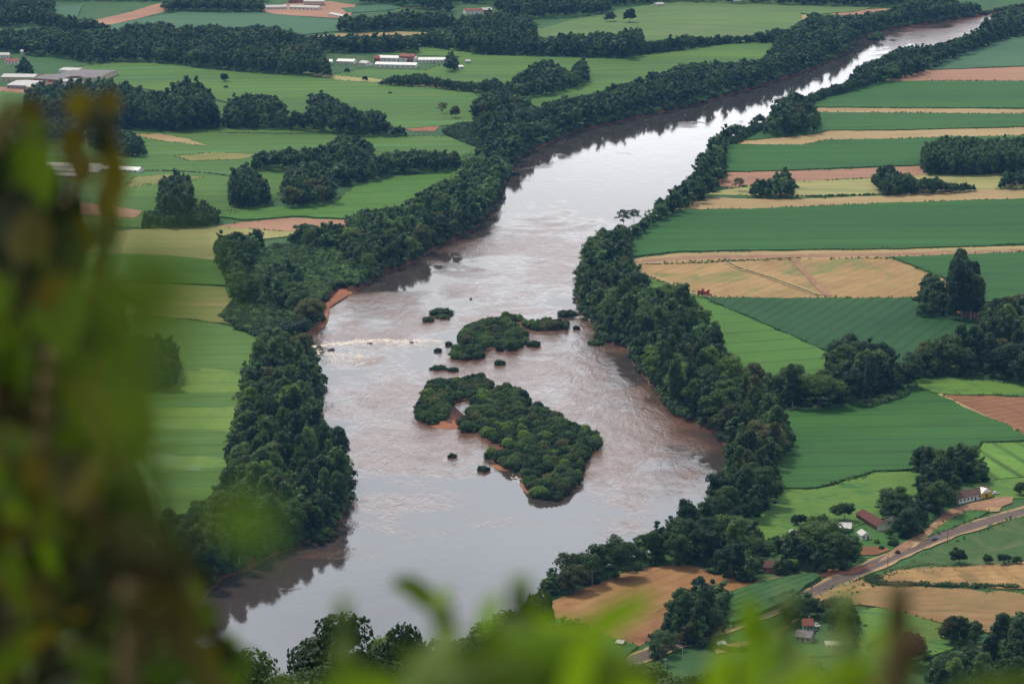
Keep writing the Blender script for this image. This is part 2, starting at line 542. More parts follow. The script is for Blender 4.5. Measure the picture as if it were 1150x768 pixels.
mid = t.noise(t.mapping(pos, (1.0, 0.45, 1.0)), 0.07, 5, 0.65, 1.2)
rp = t.noise(t.mapping(pos, (1.0, 0.30, 1.0)), 0.22, 4, 0.65, 0.6)
fine = t.noise(t.mapping(pos, (1.0, 0.5, 1.0)), 0.6, 3, 0.7)
rip = None
for b in ((580, 430, 150, 400), (700, 500, 100, 240), (470, 505, 100, 220), (430, 360, 90, 240), (740, 525, 80, 120), (560, 330, 90, 300), (620, 290, 80, 330), (440, 440, 80, 220), (1030, 33, 150, 420), (1085, 24, 150, 500)):
    o = blob(*b)
    rip = o if rip is None else t.math('MAXIMUM', rip, o)
rw = t.math('ADD', t.math('MULTIPLY', rip, 0.85), t.math('MULTIPLY', t.math('SUBTRACT', warp, 0.5), 1.5))
rw = t.math('ADD', rw, t.math('MULTIPLY', t.math('SUBTRACT', streak, 0.5), 2.6))
turb = t.ramp(rw, [(0.32, 0.0), (0.90, 1.0)])
body = t.mix(t.math('ADD', t.math('MULTIPLY', turb, 0.8), t.math('MULTIPLY', mid, 0.2)), (0.042, 0.038, 0.036), (0.155, 0.080, 0.050))
p = principled(t, body, 0.1, 0.5)
p.inputs['IOR'].default_value = 1.33
t.l(t.math('ADD', 0.05, t.math('MULTIPLY', turb, 0.16)), p.inputs['Roughness'])
h = t.math('ADD', t.math('MULTIPLY', mid, 1.3), t.math('ADD', t.math('MULTIPLY', rp, 1.0), t.math('MULTIPLY', fine, 0.22)))
b = t.n('ShaderNodeBump')
t.l(t.math('ADD', 0.035, t.math('MULTIPLY', turb, 0.95)), b.inputs['Strength'])
b.inputs['Distance'].default_value = 1.0
t.l(h, b.inputs['Height'])
t.l(b.outputs[0], p.inputs['Normal'])
t.l(p.outputs[0], out.inputs[0])
M['water'] = m
wl = offset_loop(river_line, 2.6)
water = fill_mesh('water', [tuple(p) for p in wl], [], WATER_Z, M['water'])
tag(water, kind='structure')

# ------------------------------------------------------------------ fields
LAYER = [0]
EDGES = []
BARE = (M['tan_strip'], M['stubble'], M['brown_soil'], M['pink_soil'])
def densify(poly, step=14.0, jit=0.9):
    o = []
    nn = len(poly)
    for i in range(nn):
        a = np.array(poly[i]); b_ = np.array(poly[(i + 1) % nn])
        L = np.linalg.norm(b_ - a)
        k = max(1, min(60, int(L / step)))
        for q in range(k):
            u = q / k
            p_ = a + (b_ - a) * u
            if q: p_ = p_ + np.array([random.uniform(-jit, jit), random.uniform(-jit * 1.6, jit * 1.6)])
            o.append(p_)
    return o

def field(name, px, mat, h=0.0, jit=1.5, step=9.0, smooth=False):
    """one field laid on the plain; standing crops get their height"""
    LAYER[0] += 1
    zz = 0.02 + 0.006 * LAYER[0]
    pts = [G(x, y) for x, y in px]
    if smooth:
        pts = smooth_path(pts + [pts[0]], 4)[:-1]
    pts = densify(pts, step, jit)
    if h > .15 or mat in BARE: EDGES.append((pts, h))
    bm = bmesh.new()
    top = [bm.verts.new((p_[0], p_[1], zz + h + (random.uniform(-.12, .12) if h else 0))) for p_ in pts]
    if h:
        # edge rows lean outwards to the ground
        cxm = sum(p_[0] for p_ in pts) / len(pts)
        bot = [bm.verts.new((p_[0], p_[1], 0.0)) for p_ in pts]
        for i in range(len(pts)):
            j = (i + 1) % len(pts)
            bm.faces.new((top[i], top[j], bot[j], bot[i]))
    es = []
    for i in range(len(top)):
        e = bm.edges.get((top[i], top[(i + 1) % len(top)])) or bm.edges.new((top[i], top[(i + 1) % len(top)]))
        es.append(e)
    bmesh.ops.triangle_fill(bm, edges=es, use_beauty=True, use_dissolve=False)
    bmesh.ops.recalc_face_normals(bm, faces=bm.faces[:])
    flip = sum(f.normal.z * f.calc_area() for f in bm.faces) < 0
    if flip:
        bmesh.ops.reverse_faces(bm, faces=bm.faces[:])
    me = bpy.data.meshes.new(name)
    bm.to_mesh(me)
    bm.free()
    me.materials.append(mat)
    return tag(link(name, me), kind='structure')

FIELDS = [
 # ---- bank with the striped fields, far to near
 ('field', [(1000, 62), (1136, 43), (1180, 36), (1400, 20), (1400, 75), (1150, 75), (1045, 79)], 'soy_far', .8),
 ('bare_field', [(990, 91), (1040, 79), (1150, 75), (1330, 74), (1330, 91), (1150, 91)], 'pink_soil', 0),
 ('field', [(900, 121), (930, 103), (996, 92), (1150, 92), (1330, 92), (1330, 122), (1150, 122)], 'soy_b', .8),
 ('stubble_strip', [(905, 126), (921, 121), (1150, 123), (1330, 123), (1330, 129), (1150, 128)], 'tan_strip', 0),
 ('field', [(820, 160), (862, 136), (905, 127), (1150, 129), (1330, 130), (1330, 142), (1150, 143), (1000, 147), (930, 147), (913, 151)], 'soy_b', .8),
 ('stubble_strip', [(821, 160), (843, 154), (913, 151), (940, 145), (1000, 147), (1150, 143), (1330, 140), (1330, 150), (1150, 152), (1066, 154), (1000, 157), (933, 157), (900, 164), (833, 163)], 'tan_strip', 0),
 ('field', [(800, 194), (818, 164), (833, 163), (900, 164), (933, 158), (1000, 157), (1150, 153), (1330, 151), (1330, 185), (1150, 186), (1033, 186), (933, 190), (850, 193)], 'soy', .9),
 ('bare_field', [(790, 206), (816, 194), (850, 193), (933, 191), (1033, 186), (1045, 198), (950, 202), (866, 207), (820, 212)], 'pink_soil', 0),
 ('pale_field', [(786, 219), (830, 211), (866, 205), (980, 201), (1040, 197), (1150, 195), (1330, 193), (1330, 214), (1150, 212), (1096, 213), (980, 219), (890, 222), (830, 220)], 'yellow', .3),
 ('stubble_strip', [(750, 237), (786, 222), (890, 224), (986, 220), (1100, 213), (1150, 213), (1330, 214), (1330, 223), (1150, 224), (1000, 228), (866, 234), (766, 236)], 'tan_strip', 0),
 ('field', [(690, 290), (705, 272), (735, 252), (764, 237), (866, 235), (1000, 229), (1150, 224), (1330, 221), (1330, 274), (1150, 275), (1020, 280), (766, 283), (715, 289)], 'soy', .9),
 ('stubble_strip', [(690, 293), (766, 284), (1026, 279), (1150, 276), (1330, 274), (1330, 282), (1150, 283), (1000, 290), (766, 294), (700, 299)], 'tan_strip', 0),
 ('dirt_track', [(705, 294), (766, 288), (1000, 284), (1150, 280), (1330, 279), (1330, 282), (1150, 283), (1000, 288), (766, 292), (705, 297)], 'dirt', 0),
 ('stubble_field', [(690, 299), (766, 294), (1000, 290), (1030, 301), (1070, 315), (1060, 326), (1034, 335), (916, 335), (793, 334), (767, 326), (709, 305)], 'stubble', 0),
 ('field', [(1003, 290), (1150, 284), (1330, 282), (1330, 339), (1150, 338), (1100, 341), (1065, 331), (1063, 315), (1030, 301)], 'soy', .9),
 ('bare_field', [(1040, 352), (1063, 345), (1100, 341), (1150, 339), (1330, 340), (1330, 372), (1150, 371), (1110, 360)], 'brown_soil', 0),
 ('row_field', [(789, 335), (916, 336), (1034, 336), (1060, 350), (1105, 367), (1096, 386), (1053, 398), (1020, 412), (1000, 418), (933, 397), (860, 365)], 'soy_rows', .8),
 ('bright_field', [(690, 305), (713, 306), (766, 327), (789, 336), (860, 366), (933, 398), (1000, 418), (985, 430), (930, 436), (873, 440), (820, 432), (780, 395), (740, 345)], 'soy_bright', .7),
 ('field', [(1026, 424), (1086, 427), (1133, 432), (1150, 434), (1330, 436), (1330, 446), (1150, 446), (1056, 443), (1035, 438)], 'pasture', .5),
 ('bare_field', [(1053, 443), (1150, 446), (1330, 447), (1330, 545), (1150, 488), (1100, 465)], 'brown_soil', 0),
 ('field', [(840, 470), (900, 462), (973, 450), (1030, 438), (1053, 444), (1100, 466), (1150, 489), (1150, 496), (1103, 497), (1097, 518), (1027, 528), (983, 530), (950, 540), (916, 549), (870, 549), (860, 520)], 'soy_b', .9),
 ('row_field', [(1103, 498), (1150, 497), (1330, 500), (1330, 545), (1150, 536), (1110, 541), (1097, 520)], 'rowgreen', .4),
 ('pasture', [(815, 612), (826, 594), (860, 568), (880, 550), (916, 550), (950, 541), (983, 531), (1030, 530), (1040, 560), (1000, 580), (960, 592), (930, 600), (886, 604), (850, 608)], 'pasture', .35),
 ('pasture', [(1090, 545), (1110, 541), (1150, 537), (1330, 545), (1330, 565), (1150, 560), (1118, 561), (1112, 556)], 'pasture', .3),
 ('yard', [(840, 606), (900, 598), (960, 590), (1003, 588), (1040, 596), (1010, 618), (975, 630), (930, 640), (880, 628)], 'verge', 0),
 ('bare_yard', [(853, 602), (905, 592), (950, 594), (935, 606), (890, 612)], 'dirt', 0),
 ('grass_slope', [(940, 668), (1000, 643), (1040, 622), (1070, 611), (1110, 594), (1150, 580), (1330, 520), (1330, 640), (1150, 632), (1095, 637), (1006, 646)], 'slope_grass', .3),
 ('wheat_field', [(975, 652), (1006, 642), (1060, 638), (1110, 635), (1150, 632), (1330, 624), (1330, 666), (1150, 662), (1060, 658), (1000, 656)], 'wheat', .6),
 ('wheat_field', [(880, 690), (905, 675), (940, 660), (972, 649), (985, 659), (1060, 662), (1150, 668), (1330, 676), (1330, 720), (1150, 700), (1117, 713), (1066, 703), (1010, 688), (966, 680), (920, 682)], 'wheat_dark', .5),
 ('wheat_field', [(885, 688), (905, 676), (940, 661), (972, 650), (982, 660), (960, 668), (945, 676), (920, 680)], 'wheat', .45),
 ('corn_field', [(805, 692), (816, 672), (840, 662), (880, 652), (913, 648), (922, 651), (905, 661), (896, 669), (880, 680), (850, 693), (820, 704)], 'corn', 2.0),
 ('harvested_field', [(590, 692), (620, 676), (645, 664), (677, 653), (720, 638), (766, 634), (800, 640), (840, 653), (900, 646), (912, 645), (905, 650), (866, 657), (835, 662), (800, 668), (770, 678), (755, 690), (748, 704), (735, 718), (715, 727), (690, 719), (660, 706), (630, 695)], 'dome', 0),
 ('dirt_track', [(838, 655), (870, 648), (930, 642), (975, 640), (960, 646), (912, 648), (870, 653)], 'red_dirt', 0),
 ('row_field', [(560, 705), (603, 692), (640, 700), (683, 716), (717, 727), (700, 742), (667, 752), (600, 770), (520, 780)], 'corn', .8),
 # ---- bank with the shelter belt, far to near
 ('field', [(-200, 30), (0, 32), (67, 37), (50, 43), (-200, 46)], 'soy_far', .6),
 ('bare_field', [(92, 27), (150, 13), (182, 3), (200, 6), (180, 15), (127, 28)], 'pink_soil', 0),
 ('field', [(60, 10), (94, 5), (87, 20), (60, 24)], 'soy_far', .6),
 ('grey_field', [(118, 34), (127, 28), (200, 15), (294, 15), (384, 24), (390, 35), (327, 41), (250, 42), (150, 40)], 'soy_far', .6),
 ('stubble_strip', [(327, 44), (383, 38), (450, 36), (500, 38), (440, 42), (384, 44), (335, 48)], 'tan_strip', 0),
 ('field', [(383, 10), (440, 5), (450, 10), (430, 13), (390, 15)], 'soy_far', .6),
 ('field', [(590, 38), (640, 24), (717, 8), (766, 2), (900, -4), (900, 24), (893, 33), (833, 48), (766, 52), (700, 52), (640, 50)], 'soy_hill', .6),
 ('stubble_strip', [(593, 34), (640, 30), (680, 31), (640, 37), (597, 40)], 'tan_strip', 0),
 ('bare_field', [(680, 44), (730, 37), (770, 36), (760, 43), (720, 48)], 'tan_strip', 0),
 ('bare_field', [(800, 8), (860, 13), (913, 18), (900, 24), (820, 24), (790, 16)], 'tan_strip', 0),
 ('field', [(836, 6), (986, 8), (960, 14), (913, 17), (860, 12)], 'soy_hill', .6),
 ('bare_field', [(930, 16), (970, 11), (1010, 10), (990, 15), (950, 18)], 'pink_soil', 0),
 ('stubble_strip', [(490, 44), (520, 37), (530, 44), (510, 52)], 'tan_strip', 0),
 ('field', [(440, 62), (450, 55), (543, 54), (540, 60), (517, 64)], 'soy_left', .7),
 ('field', [(370, 85), (410, 78), (477, 80), (523, 62), (683, 67), (767, 58), (800, 52), (866, 47), (870, 60), (850, 75), (767, 84), (717, 96), (637, 118), (600, 128), (560, 130), (540, 105), (450, 92)], 'soy_left', .8),
 ('field', [(60, 84), (80, 77), (134, 71), (187, 72), (234, 79), (334, 85), (383, 91), (450, 96), (530, 105), (560, 120), (530, 140), (453, 145), (383, 150), (110, 150), (60, 120)], 'soy_left', .8),
 ('yellow_strip', [(330, 80), (383, 86), (450, 90), (520, 94), (552, 98), (545, 103), (500, 101), (450, 96), (383, 91)], 'yellow', .3),
 ('field', [(-200, 98), (0, 103), (30, 104), (60, 110), (40, 130), (-200, 128)], 'soy_left', .7),
 ('bare_field', [(452, 144), (480, 136), (497, 132), (494, 141), (487, 148), (465, 148)], 'red_dirt', 0),
 ('rolling_field', [(-200, 150), (100, 148), (160, 146), (250, 150), (384, 153), (470, 154), (560, 152), (555, 168), (520, 177), (473, 180), (400, 190), (330, 200), (300, 234), (247, 243), (190, 258), (-200, 240)], 'soy_left', .5),
 ('field', [(384, 155), (458, 154), (545, 153), (550, 166), (520, 175), (473, 175), (420, 182), (400, 172)], 'soy_left', .7),
 ('bare_patch', [(148, 152), (180, 151), (207, 156), (232, 164), (215, 163), (170, 157)], 'tan_strip', .32),
 ('bare_patch', [(195, 176), (240, 172), (290, 174), (270, 180), (215, 182)], 'olive', .32),
 ('bare_patch', [(150, 200), (190, 197), (230, 200), (190, 206), (140, 212)], 'olive', .32),
 ('field', [(130, 212), (190, 205), (250, 203), (300, 208), (290, 232), (240, 240), (170, 243), (120, 236)], 'soy_left', .5),
 ('bare_strip', [(-100, 208), (47, 224), (110, 230), (160, 238), (150, 246), (60, 240), (-100, 228)], 'pink_soil', .3),
 ('bright_field', [(240, 244), (300, 235), (375, 230), (400, 209), (483, 195), (540, 192), (520, 215), (480, 235), (450, 248), (395, 247), (330, 244), (270, 248)], 'soy_bright', .8),
 ('bare_field', [(210, 259), (270, 250), (330, 245), (396, 248), (394, 256), (350, 262), (300, 259), (240, 256)], 'pink_soil', 0),
 ('yellow_field', [(-150, 300), (60, 286), (110, 262), (200, 256), (240, 255), (300, 260), (350, 263), (310, 268), (280, 272), (245, 280), (243, 294), (110, 289)], 'yellow', .5),
 ('bare_field', [(345, 271), (355, 262), (392, 260), (410, 262), (395, 272)], 'pink_soil', 0),
 ('field', [(-150, 300), (60, 286), (113, 286), (180, 288), (246, 294), (255, 322), (200, 320), (110, 316), (-150, 320)], 'soy_bright', .8),
 ('olive_field', [(-150, 320), (110, 316), (207, 321), (252, 324), (270, 350), (262, 366), (207, 359), (110, 352), (-150, 362)], 'olive', .4),
 ('field', [(-150, 364), (110, 354), (207, 361), (255, 369), (300, 384), (300, 418), (279, 418), (200, 414), (-150, 400)], 'soy_left', .9),
 ('pale_field', [(-150, 401), (200, 415), (290, 419), (288, 441), (160, 441), (-150, 430)], 'soy_pale', .6),
 ('field', [(-150, 431), (160, 442), (285, 442), (280, 458), (160, 457), (-150, 450)], 'soy_left', .9),
 ('pale_field', [(-150, 451), (160, 458), (285, 459), (280, 487), (160, 481), (-150, 474)], 'soy_pale', .6),
 ('field', [(-150, 475), (160, 482), (280, 488), (280, 516), (150, 508), (-150, 500)], 'soy_left', .9),
 ('pale_field', [(-150, 501), (150, 509), (280, 517), (275, 528), (150, 526), (-150, 520)], 'soy_pale', .7),
 ('field', [(-150, 521), (150, 527), (275, 529), (270, 560), (240, 590), (190, 610), (-150, 640)], 'soy_left', .9),
]
for name, px, mt, hh in FIELDS:
    if mt in ('soy_left', 'soy_pale'): hh *= (.12 if px[0][1] > 350 else .35)
    if mt in ('soy_left', 'soy_pale') and px[0][1] > 350:
        my = sum(q[1] for q in px) / len(px)          # neighbouring plots run into each other
        px = [(q[0], my + (q[1] - my) * 1.10) for q in px]
    field(name, px, M[mt], hh)

# ground kept bare and dark under the woods along the river is left to the trees' own shade

# rolling shallow strips: a light terrace crossing the stubble, and the reddish track beside it
def strip(name, px, width, mat, zz=None, jit=0.25, h=0.0):
    LAYER[0] += 1
    z0 = 0.02 + 0.006 * LAYER[0] if zz is None else zz
    pts = smooth_path([G(x, y) for x, y in px], 6)
    v = []
    ws = width if hasattr(width, '__len__') else [width] * 2
    for i, p_ in enumerate(pts):
        a = pts[max(0, i - 1)]; c = pts[min(len(pts) - 1, i + 1)]
        tx, ty = c[0] - a[0], c[1] - a[1]
        L = math.hypot(tx, ty) or 1
        u = i / (len(pts) - 1)
        wd = (ws[0] + (ws[1] - ws[0]) * u) / 2
        for s in (-1, 1):
            q = wd + random.uniform(-jit, jit)
            v.append((p_[0] - s * ty / L * q, p_[1] + s * tx / L * q, z0 + h))
    f = [(2 * i, 2 * i + 2, 2 * i + 3, 2 * i + 1) for i in range(len(pts) - 1)]
    f = [q[::-1] for q in f]
    o = link(name, mesh_np(name, v, f, None, mat))
    return tag(o, kind='structure'), pts

strip('terrace_strip', [(816, 294), (830, 301), (855, 309), (890, 321), (919, 332)], (6, 8), M['tan_strip'], jit=.8)
strip('dirt_track', [(890, 289), (899, 301), (912, 315), (930, 333)], (4, 5), M['dirt'], jit=.5)
strip('dirt_track', [(700, 301), (735, 311), (767, 325), (793, 334)], (5, 6), M['tan_strip'], jit=.5)
strip('dirt_track', [(1053, 443), (1080, 456), (1110, 471), (1152, 491), (1230, 527)], (4, 5), M['shoulder'], jit=.4)

# the road
ROAD = [(560, 800), (640, 766), (700, 746), (740, 731), (775, 718), (835, 698), (893, 675.5), (950, 649), (1008, 623), (1053, 604), (1100, 589), (1150, 575), (1240, 553), (1400, 520)]
strip('road_shoulder', ROAD, 12.6, M['shoulder'], jit=1.2)
_, road_pts = strip('road', ROAD, 9.0, M['asphalt'], jit=.08)
M['paint'] = simple_mat('road_paint', (0.30, 0.22, 0.10), .7, .2, .25, .5)
M['paint_w'] = simple_mat('road_paint_white', (0.30, 0.27, 0.25), .7, .2, .25, .5)
LAYER[0] += 1
zl = 0.03 + 0.006 * LAYER[0]
def lane(off, wd, dash, gap, mat, name):
    v = []; f = []
    acc = 0.0
    for i in range(len(road_pts) - 1):
        a = road_pts[i]; b_ = road_pts[i + 1]
        d = b_ - a
        L = np.linalg.norm(d)
        d = d / L
        nrm = np.array([-d[1], d[0]])
        s = 0.0
        while s < L:
            e = min(L, s + (dash if gap else L))
            p0 = a + d * s + nrm * off; p1 = a + d * e + nrm * off
            k = len(v)
            for q in (p0 - nrm * wd / 2, p0 + nrm * wd / 2, p1 + nrm * wd / 2, p1 - nrm * wd / 2):
                v.append((q[0], q[1], zl))
            f.append((k, k + 3, k + 2, k + 1))
            s = e + (gap or 0)
    tag(link(name, mesh_np(name, v, f, None, mat)), kind='structure')
lane(0.0, .13, 4, 8, M['paint'], 'road_centre_line')
lane(3.5, .14, 0, 0, M['paint_w'], 'road_edge_line')
lane(-3.5, .14, 0, 0, M['paint_w'], 'road_edge_line')
field('dirt_road', [(985, 633), (1000, 620), (1033, 599), (1066, 573), (1093, 565), (1120, 559), (1138, 558), (1137, 565), (1112, 574), (1086, 574), (1055, 592), (1038, 606), (1015, 620)], M['dirt'], 0, .5, 8)
field('dirt_patch', [(1030, 605), (1048, 600), (1040, 607), (1022, 617)], M['shoulder'], 0, .5, 6)
field('verge', [(1040, 605), (1056, 592), (1085, 575), (1110, 575), (1100, 582), (1070, 594), (1050, 601)], M['verge'], .3, .5, 8)
field('dirt_patch', [(1107, 571), (1125, 570), (1122, 575), (1108, 576)], M['shoulder'], 0, .5, 6)
field('dirt_track', [(800, 728), (830, 722), (862, 716), (884, 700), (905, 690), (890, 702), (868, 722), (835, 730), (805, 735)], M['dirt'], 0, .4, 8)
field('yard', [(905, 725), (940, 722), (955, 728), (940, 737), (905, 738)], M['verge'], 0, .4, 8)
field('slope_meadow', [(950, 690), (985, 684), (1030, 695), (1066, 705), (1090, 716), (1070, 730), (1020, 745), (975, 740), (955, 715)], M['pasture'], .4, 1.0, 10)
# ------------------------------------------------------------------ plant shapes
LEAF = {
 'dark':   leaf_mat('leaf_dark',   (0.012, 0.039, 0.011), (0.060, 0.121, 0.028)),
 'mid':    leaf_mat('leaf_mid',    (0.020, 0.061, 0.013), (0.098, 0.178, 0.034)),
 'light':  leaf_mat('leaf_light',  (0.043, 0.104, 0.015), (0.160, 0.276, 0.040)),
 'olive':  leaf_mat('leaf_olive',  (0.040, 0.059, 0.015), (0.143, 0.158, 0.042)),
 'blue':   leaf_mat('leaf_blue',   (0.012, 0.040, 0.016), (0.045, 0.099, 0.039)),
}
COLWORD = {'dark': 'dark green', 'mid': 'mid green', 'light': 'light green', 'olive': 'greyish olive', 'blue': 'bluish green'}
BARK = simple_mat('bark', (0.16, 0.12, 0.085), .9, .1, .35, 3.0)
BARK_PALE = simple_mat('bark_pale', (0.34, 0.29, 0.23), .85, .1, .3, 3.0)
FAR_LEAF = leaf_mat('far_leaf', (0.014, 0.046, 0.016), (0.094, 0.180, 0.050), attr='tint', rand=0.75)

def ico(sub):
    bm = bmesh.new()
    bmesh.ops.create_icosphere(bm, subdivisions=sub, radius=1.0)
    v = np.array([q.co[:] for q in bm.verts])
    f = np.array([[q.index for q in fc.verts] for fc in bm.faces])
    bm.free()
    return v, f
ICO1 = ico(1); ICO2 = ico(2)

def leaf_cloud(lobes, nq, size, r_, up=0.15, hull=0.80, hull_ico=ICO1, sizevar=0.45):
    """leaf clumps spread over and through a set of lobes, with an uneven leafy core in each"""
    c = np.array([l[0] for l in lobes], float)
    rad = np.array([l[1] for l in lobes], float)       # (n,3)
    area = (rad[:, 0] * rad[:, 2])
    pick = r_.choice(len(lobes), nq, p=area / area.sum())
    d = r_.normal(size=(nq, 3))
    d /= np.linalg.norm(d, axis=1)[:, None]
    d[:, 2] = np.where(d[:, 2] < -0.45, -d[:, 2], d[:, 2])
    depth = 1.0 - np.abs(r_.normal(0, 0.16, nq)) + r_.uniform(-.04, .20, nq)
    p = c[pick] + d * rad[pick] * depth[:, None]
    nrm = d + r_.normal(0, 0.45, (nq, 3)) + np.array([0, 0, up])
    nrm /= np.linalg.norm(nrm, axis=1)[:, None]
    a = np.cross(nrm, r_.normal(size=(nq, 3)))
    a /= np.linalg.norm(a, axis=1)[:, None] + 1e-9
    b = np.cross(nrm, a)
    s = size * r_.uniform(1 - sizevar, 1 + sizevar, nq)[:, None]
    a *= s
    b *= s * r_.uniform(.55, 1.0, nq)[:, None]
    v = np.stack([p - a * .9 - b * .35, p + a * .15 - b, p + a - b * .1 + nrm * s * .25, p - a * .2 + b], 1).reshape(-1, 3)
    f4 = np.arange(nq * 4).reshape(-1, 4)
    vs_ = [v]; f3 = []
    off = len(v)
    if hull:
        hv, hf = hull_ico
        for q in range(len(lobes)):
            n_ = 1 + r_.uniform(-.16, .10, len(hv))[:, None]
            vs_.append(c[q] + hv * rad[q] * hull * n_)
            f3.append(hf + off)
            off += len(hv)
    return np.concatenate(vs_), f4, (np.concatenate(f3) if f3 else None)

def lobes_broad(r_, n=12, R=0.46, z0=0.30, flat=1.0):
    sx, sy = r_.uniform(.82, 1.18, 2)
    out = [((0, 0, z0 + (1 - z0) * .42), (R * .62 * sx, R * .62 * sy, (1 - z0) * .40 * flat))]
    lean = r_.uniform(-.12, .12, 2) * R
    for k in range(n):
        a = k * 2.399 + r_.uniform(-.6, .6)
        u = (k + .5) / n
        zz = z0 + (1 - z0) * (0.08 + 0.74 * u ** .85 + r_.uniform(-.08, .10))
        rr = R * (0.80 * math.sqrt(max(0.04, 1 - (u * .95) ** 2.2))) * r_.uniform(.55, 1.18)
        q = R * r_.uniform(.20, .42)
        out.append(((rr * math.cos(a) * sx + lean[0] * u, rr * math.sin(a) * sy + lean[1] * u, zz), (q * r_.uniform(.85, 1.3), q * r_.uniform(.85, 1.3), q * r_.uniform(.55, .95))))
    return out

def lobes_tall(r_, n=15, R=0.22, z0=0.16):
    out = []
    for k in range(n):
        a = k * 2.399 + r_.uniform(-.6, .6)
        u = (k + .5) / n
        zz = z0 + (1 - z0) * (0.06 + 0.88 * u)
        w_ = R * (0.35 + 0.75 * math.sin(math.pi * min(1, .18 + .78 * u)) ** .8)
        rr = w_ * r_.uniform(.15, .75)
        q = R * r_.uniform(.34, .6)
        out.append(((rr * math.cos(a), rr * math.sin(a), zz), (q, q, q * r_.uniform(.9, 1.5))))
    return out

def lobes_shrub(r_, n=9, R=0.75):
    out = [((0, 0, .42), (R * .7, R * .7, .46))]
    for k in range(n):
        a = k * 2.399 + r_.uniform(-.4, .4)
        rr = R * r_.uniform(.35, .72)
        q = R * r_.uniform(.30, .46)
        out.append(((rr * math.cos(a), rr * math.sin(a), r_.uniform(.22, .62) * (1 - .35 * rr / R)), (q, q, q * r_.uniform(.75, 1.0))))
    return out

def lobes_mound(r_, n=13, R=1.4):
    """low spreading scrub: a ragged dome of overlapping clumps"""
    out = [((0, 0, .30), (R * .6, R * .6, .46))]
    for k in range(n):
        a = k * 2.399 + r_.uniform(-.5, .5)
        rr = R * math.sqrt((k + .5) / n) * r_.uniform(.62, .86)
        q = R * r_.uniform(.16, .30)
        top = 1.02 - .70 * (rr / R) ** 2 + r_.uniform(-.16, .14)
        vz = r_.uniform(.22, .36)
        out.append(((rr * math.cos(a), rr * math.sin(a), max(.12, top - vz)), (q, q, vz)))
        out.append(((rr * math.cos(a) * 1.02, rr * math.sin(a) * 1.02, .12), (q * .95, q * .95, .24)))
    return out

def trunk_mesh(name, r_, top=.62, rad=.022, limbs=5, spread=.26, mat=None, seg=7):
    mb = MB()
    p = Vector((0, 0, -.02)); rr = rad * 1.35
    pts = [p]
    for k in range(4):
        q = Vector((r_.uniform(-.012, .012), r_.uniform(-.012, .012), 0)) + Vector((p.x, p.y, -.02 + (top + .02) * (k + 1) / 4))
        r2 = rad * (1.15 - .22 * (k + 1))
        mb.tube(p, q, rr, r2, seg)
        p, rr = q, r2
        pts.append(p)
    for k in range(limbs):
        a = k * 2.399 + r_.uniform(-.3, .3)
        b_ = pts[2] + (pts[4] - pts[2]) * (k / max(1, limbs))
        m_ = b_ + Vector((math.cos(a) * spread * .5, math.sin(a) * spread * .5, .10))
        e = m_ + Vector((math.cos(a) * spread * .45, math.sin(a) * spread * .45, .12))
        mb.tube(b_, m_, rad * .55, rad * .36, 5)
        mb.tube(m_, e, rad * .36, rad * .12, 5)
    bmesh.ops.recalc_face_normals(mb.bm, faces=mb.bm.faces[:])
    me = bpy.data.meshes.new(name)
    mb.bm.to_mesh(me); mb.bm.free()
    me.materials.append(mat or BARK)
    return me

PROTO = {}
def add_proto(kind, lob, nq, size, R, trunk=None, hull=.80, farq=150, fars=.085, up=.15, hico=ICO1):
    r_ = np.random.default_rng(100 + len(PROTO) * 17 + sum(len(v) for v in PROTO.values()))
    v, f4, f3 = leaf_cloud(lob, nq, size, r_, up=up, hull=hull, hull_ico=hico)
    me = mesh_np(kind + '_crown', v, f4, f3, LEAF['mid'])
    lob_f = lob if len(lob) <= 8 else [lob[0]] + [lob[i] for i in range(1, len(lob), 2)]
    far = leaf_cloud(lob_f, farq, fars, r_, up=up, hull=hull * 1.0)
    PROTO.setdefault(kind, []).append(dict(crown=me, trunk=trunk, far=far, R=R))

r0 = np.random.default_rng(5)
for i, (nl, R_, z0) in enumerate(((22, .52, .22), (28, .46, .26), (18, .58, .30), (24, .40, .16), (20, .62, .40), (26, .48, .34), (16, .36, .20))):
    add_proto('broad', lobes_broad(r0, nl, R_, z0), 3400, .027, R_ * 1.02, trunk_mesh('broad_trunk', r0, .55, .020), hull=.81, farq=190, fars=.075)
for i, (nl, R_, z0) in enumerate(((17, .20, .14), (15, .24, .2), (19, .17, .10))):
    add_proto('tall', lobes_tall(r0, nl, R_, z0), 2200, .024, R_ * 1.05, trunk_mesh('tall_trunk', r0, .86, .014, 7, .10, BARK_PALE), hull=.70, farq=170, fars=.05)
for i, (nl, R_) in enumerate(((9, .75), (11, .95), (8, .62))):
    add_proto('shrub', lobes_shrub(r0, nl, R_), 1500, .062, R_ * 1.0, None, farq=110, fars=.15)
# airy, open-crowned tree without a dense core
add_proto('airy', lobes_broad(r0, 14, .40, .20), 1100, .028, .42, trunk_mesh('airy_trunk', r0, .78, .015, 8, .26, BARK_PALE), hull=0, farq=90, fars=.06)
# low wide island scrub, kept down by the floods
for i, (nl, R_) in enumerate(((15, 1.30), (18, 1.6), (12, 1.05), (16, 1.2))):
    add_proto('mound', lobes_mound(r0, nl, R_), 3000, .055, R_ * 1.0, None, hull=.86)
# a tree near enough that its leaf clumps are seen
for i, (nl, R_, z0) in enumerate(((20, .40, .22), (18, .46, .25))):
    add_proto('near', lobes_broad(r0, nl, R_, z0), 9000, .0165, R_, trunk_mesh('near_trunk', r0, .6, .02, 7), hull=.74, hico=ICO2)

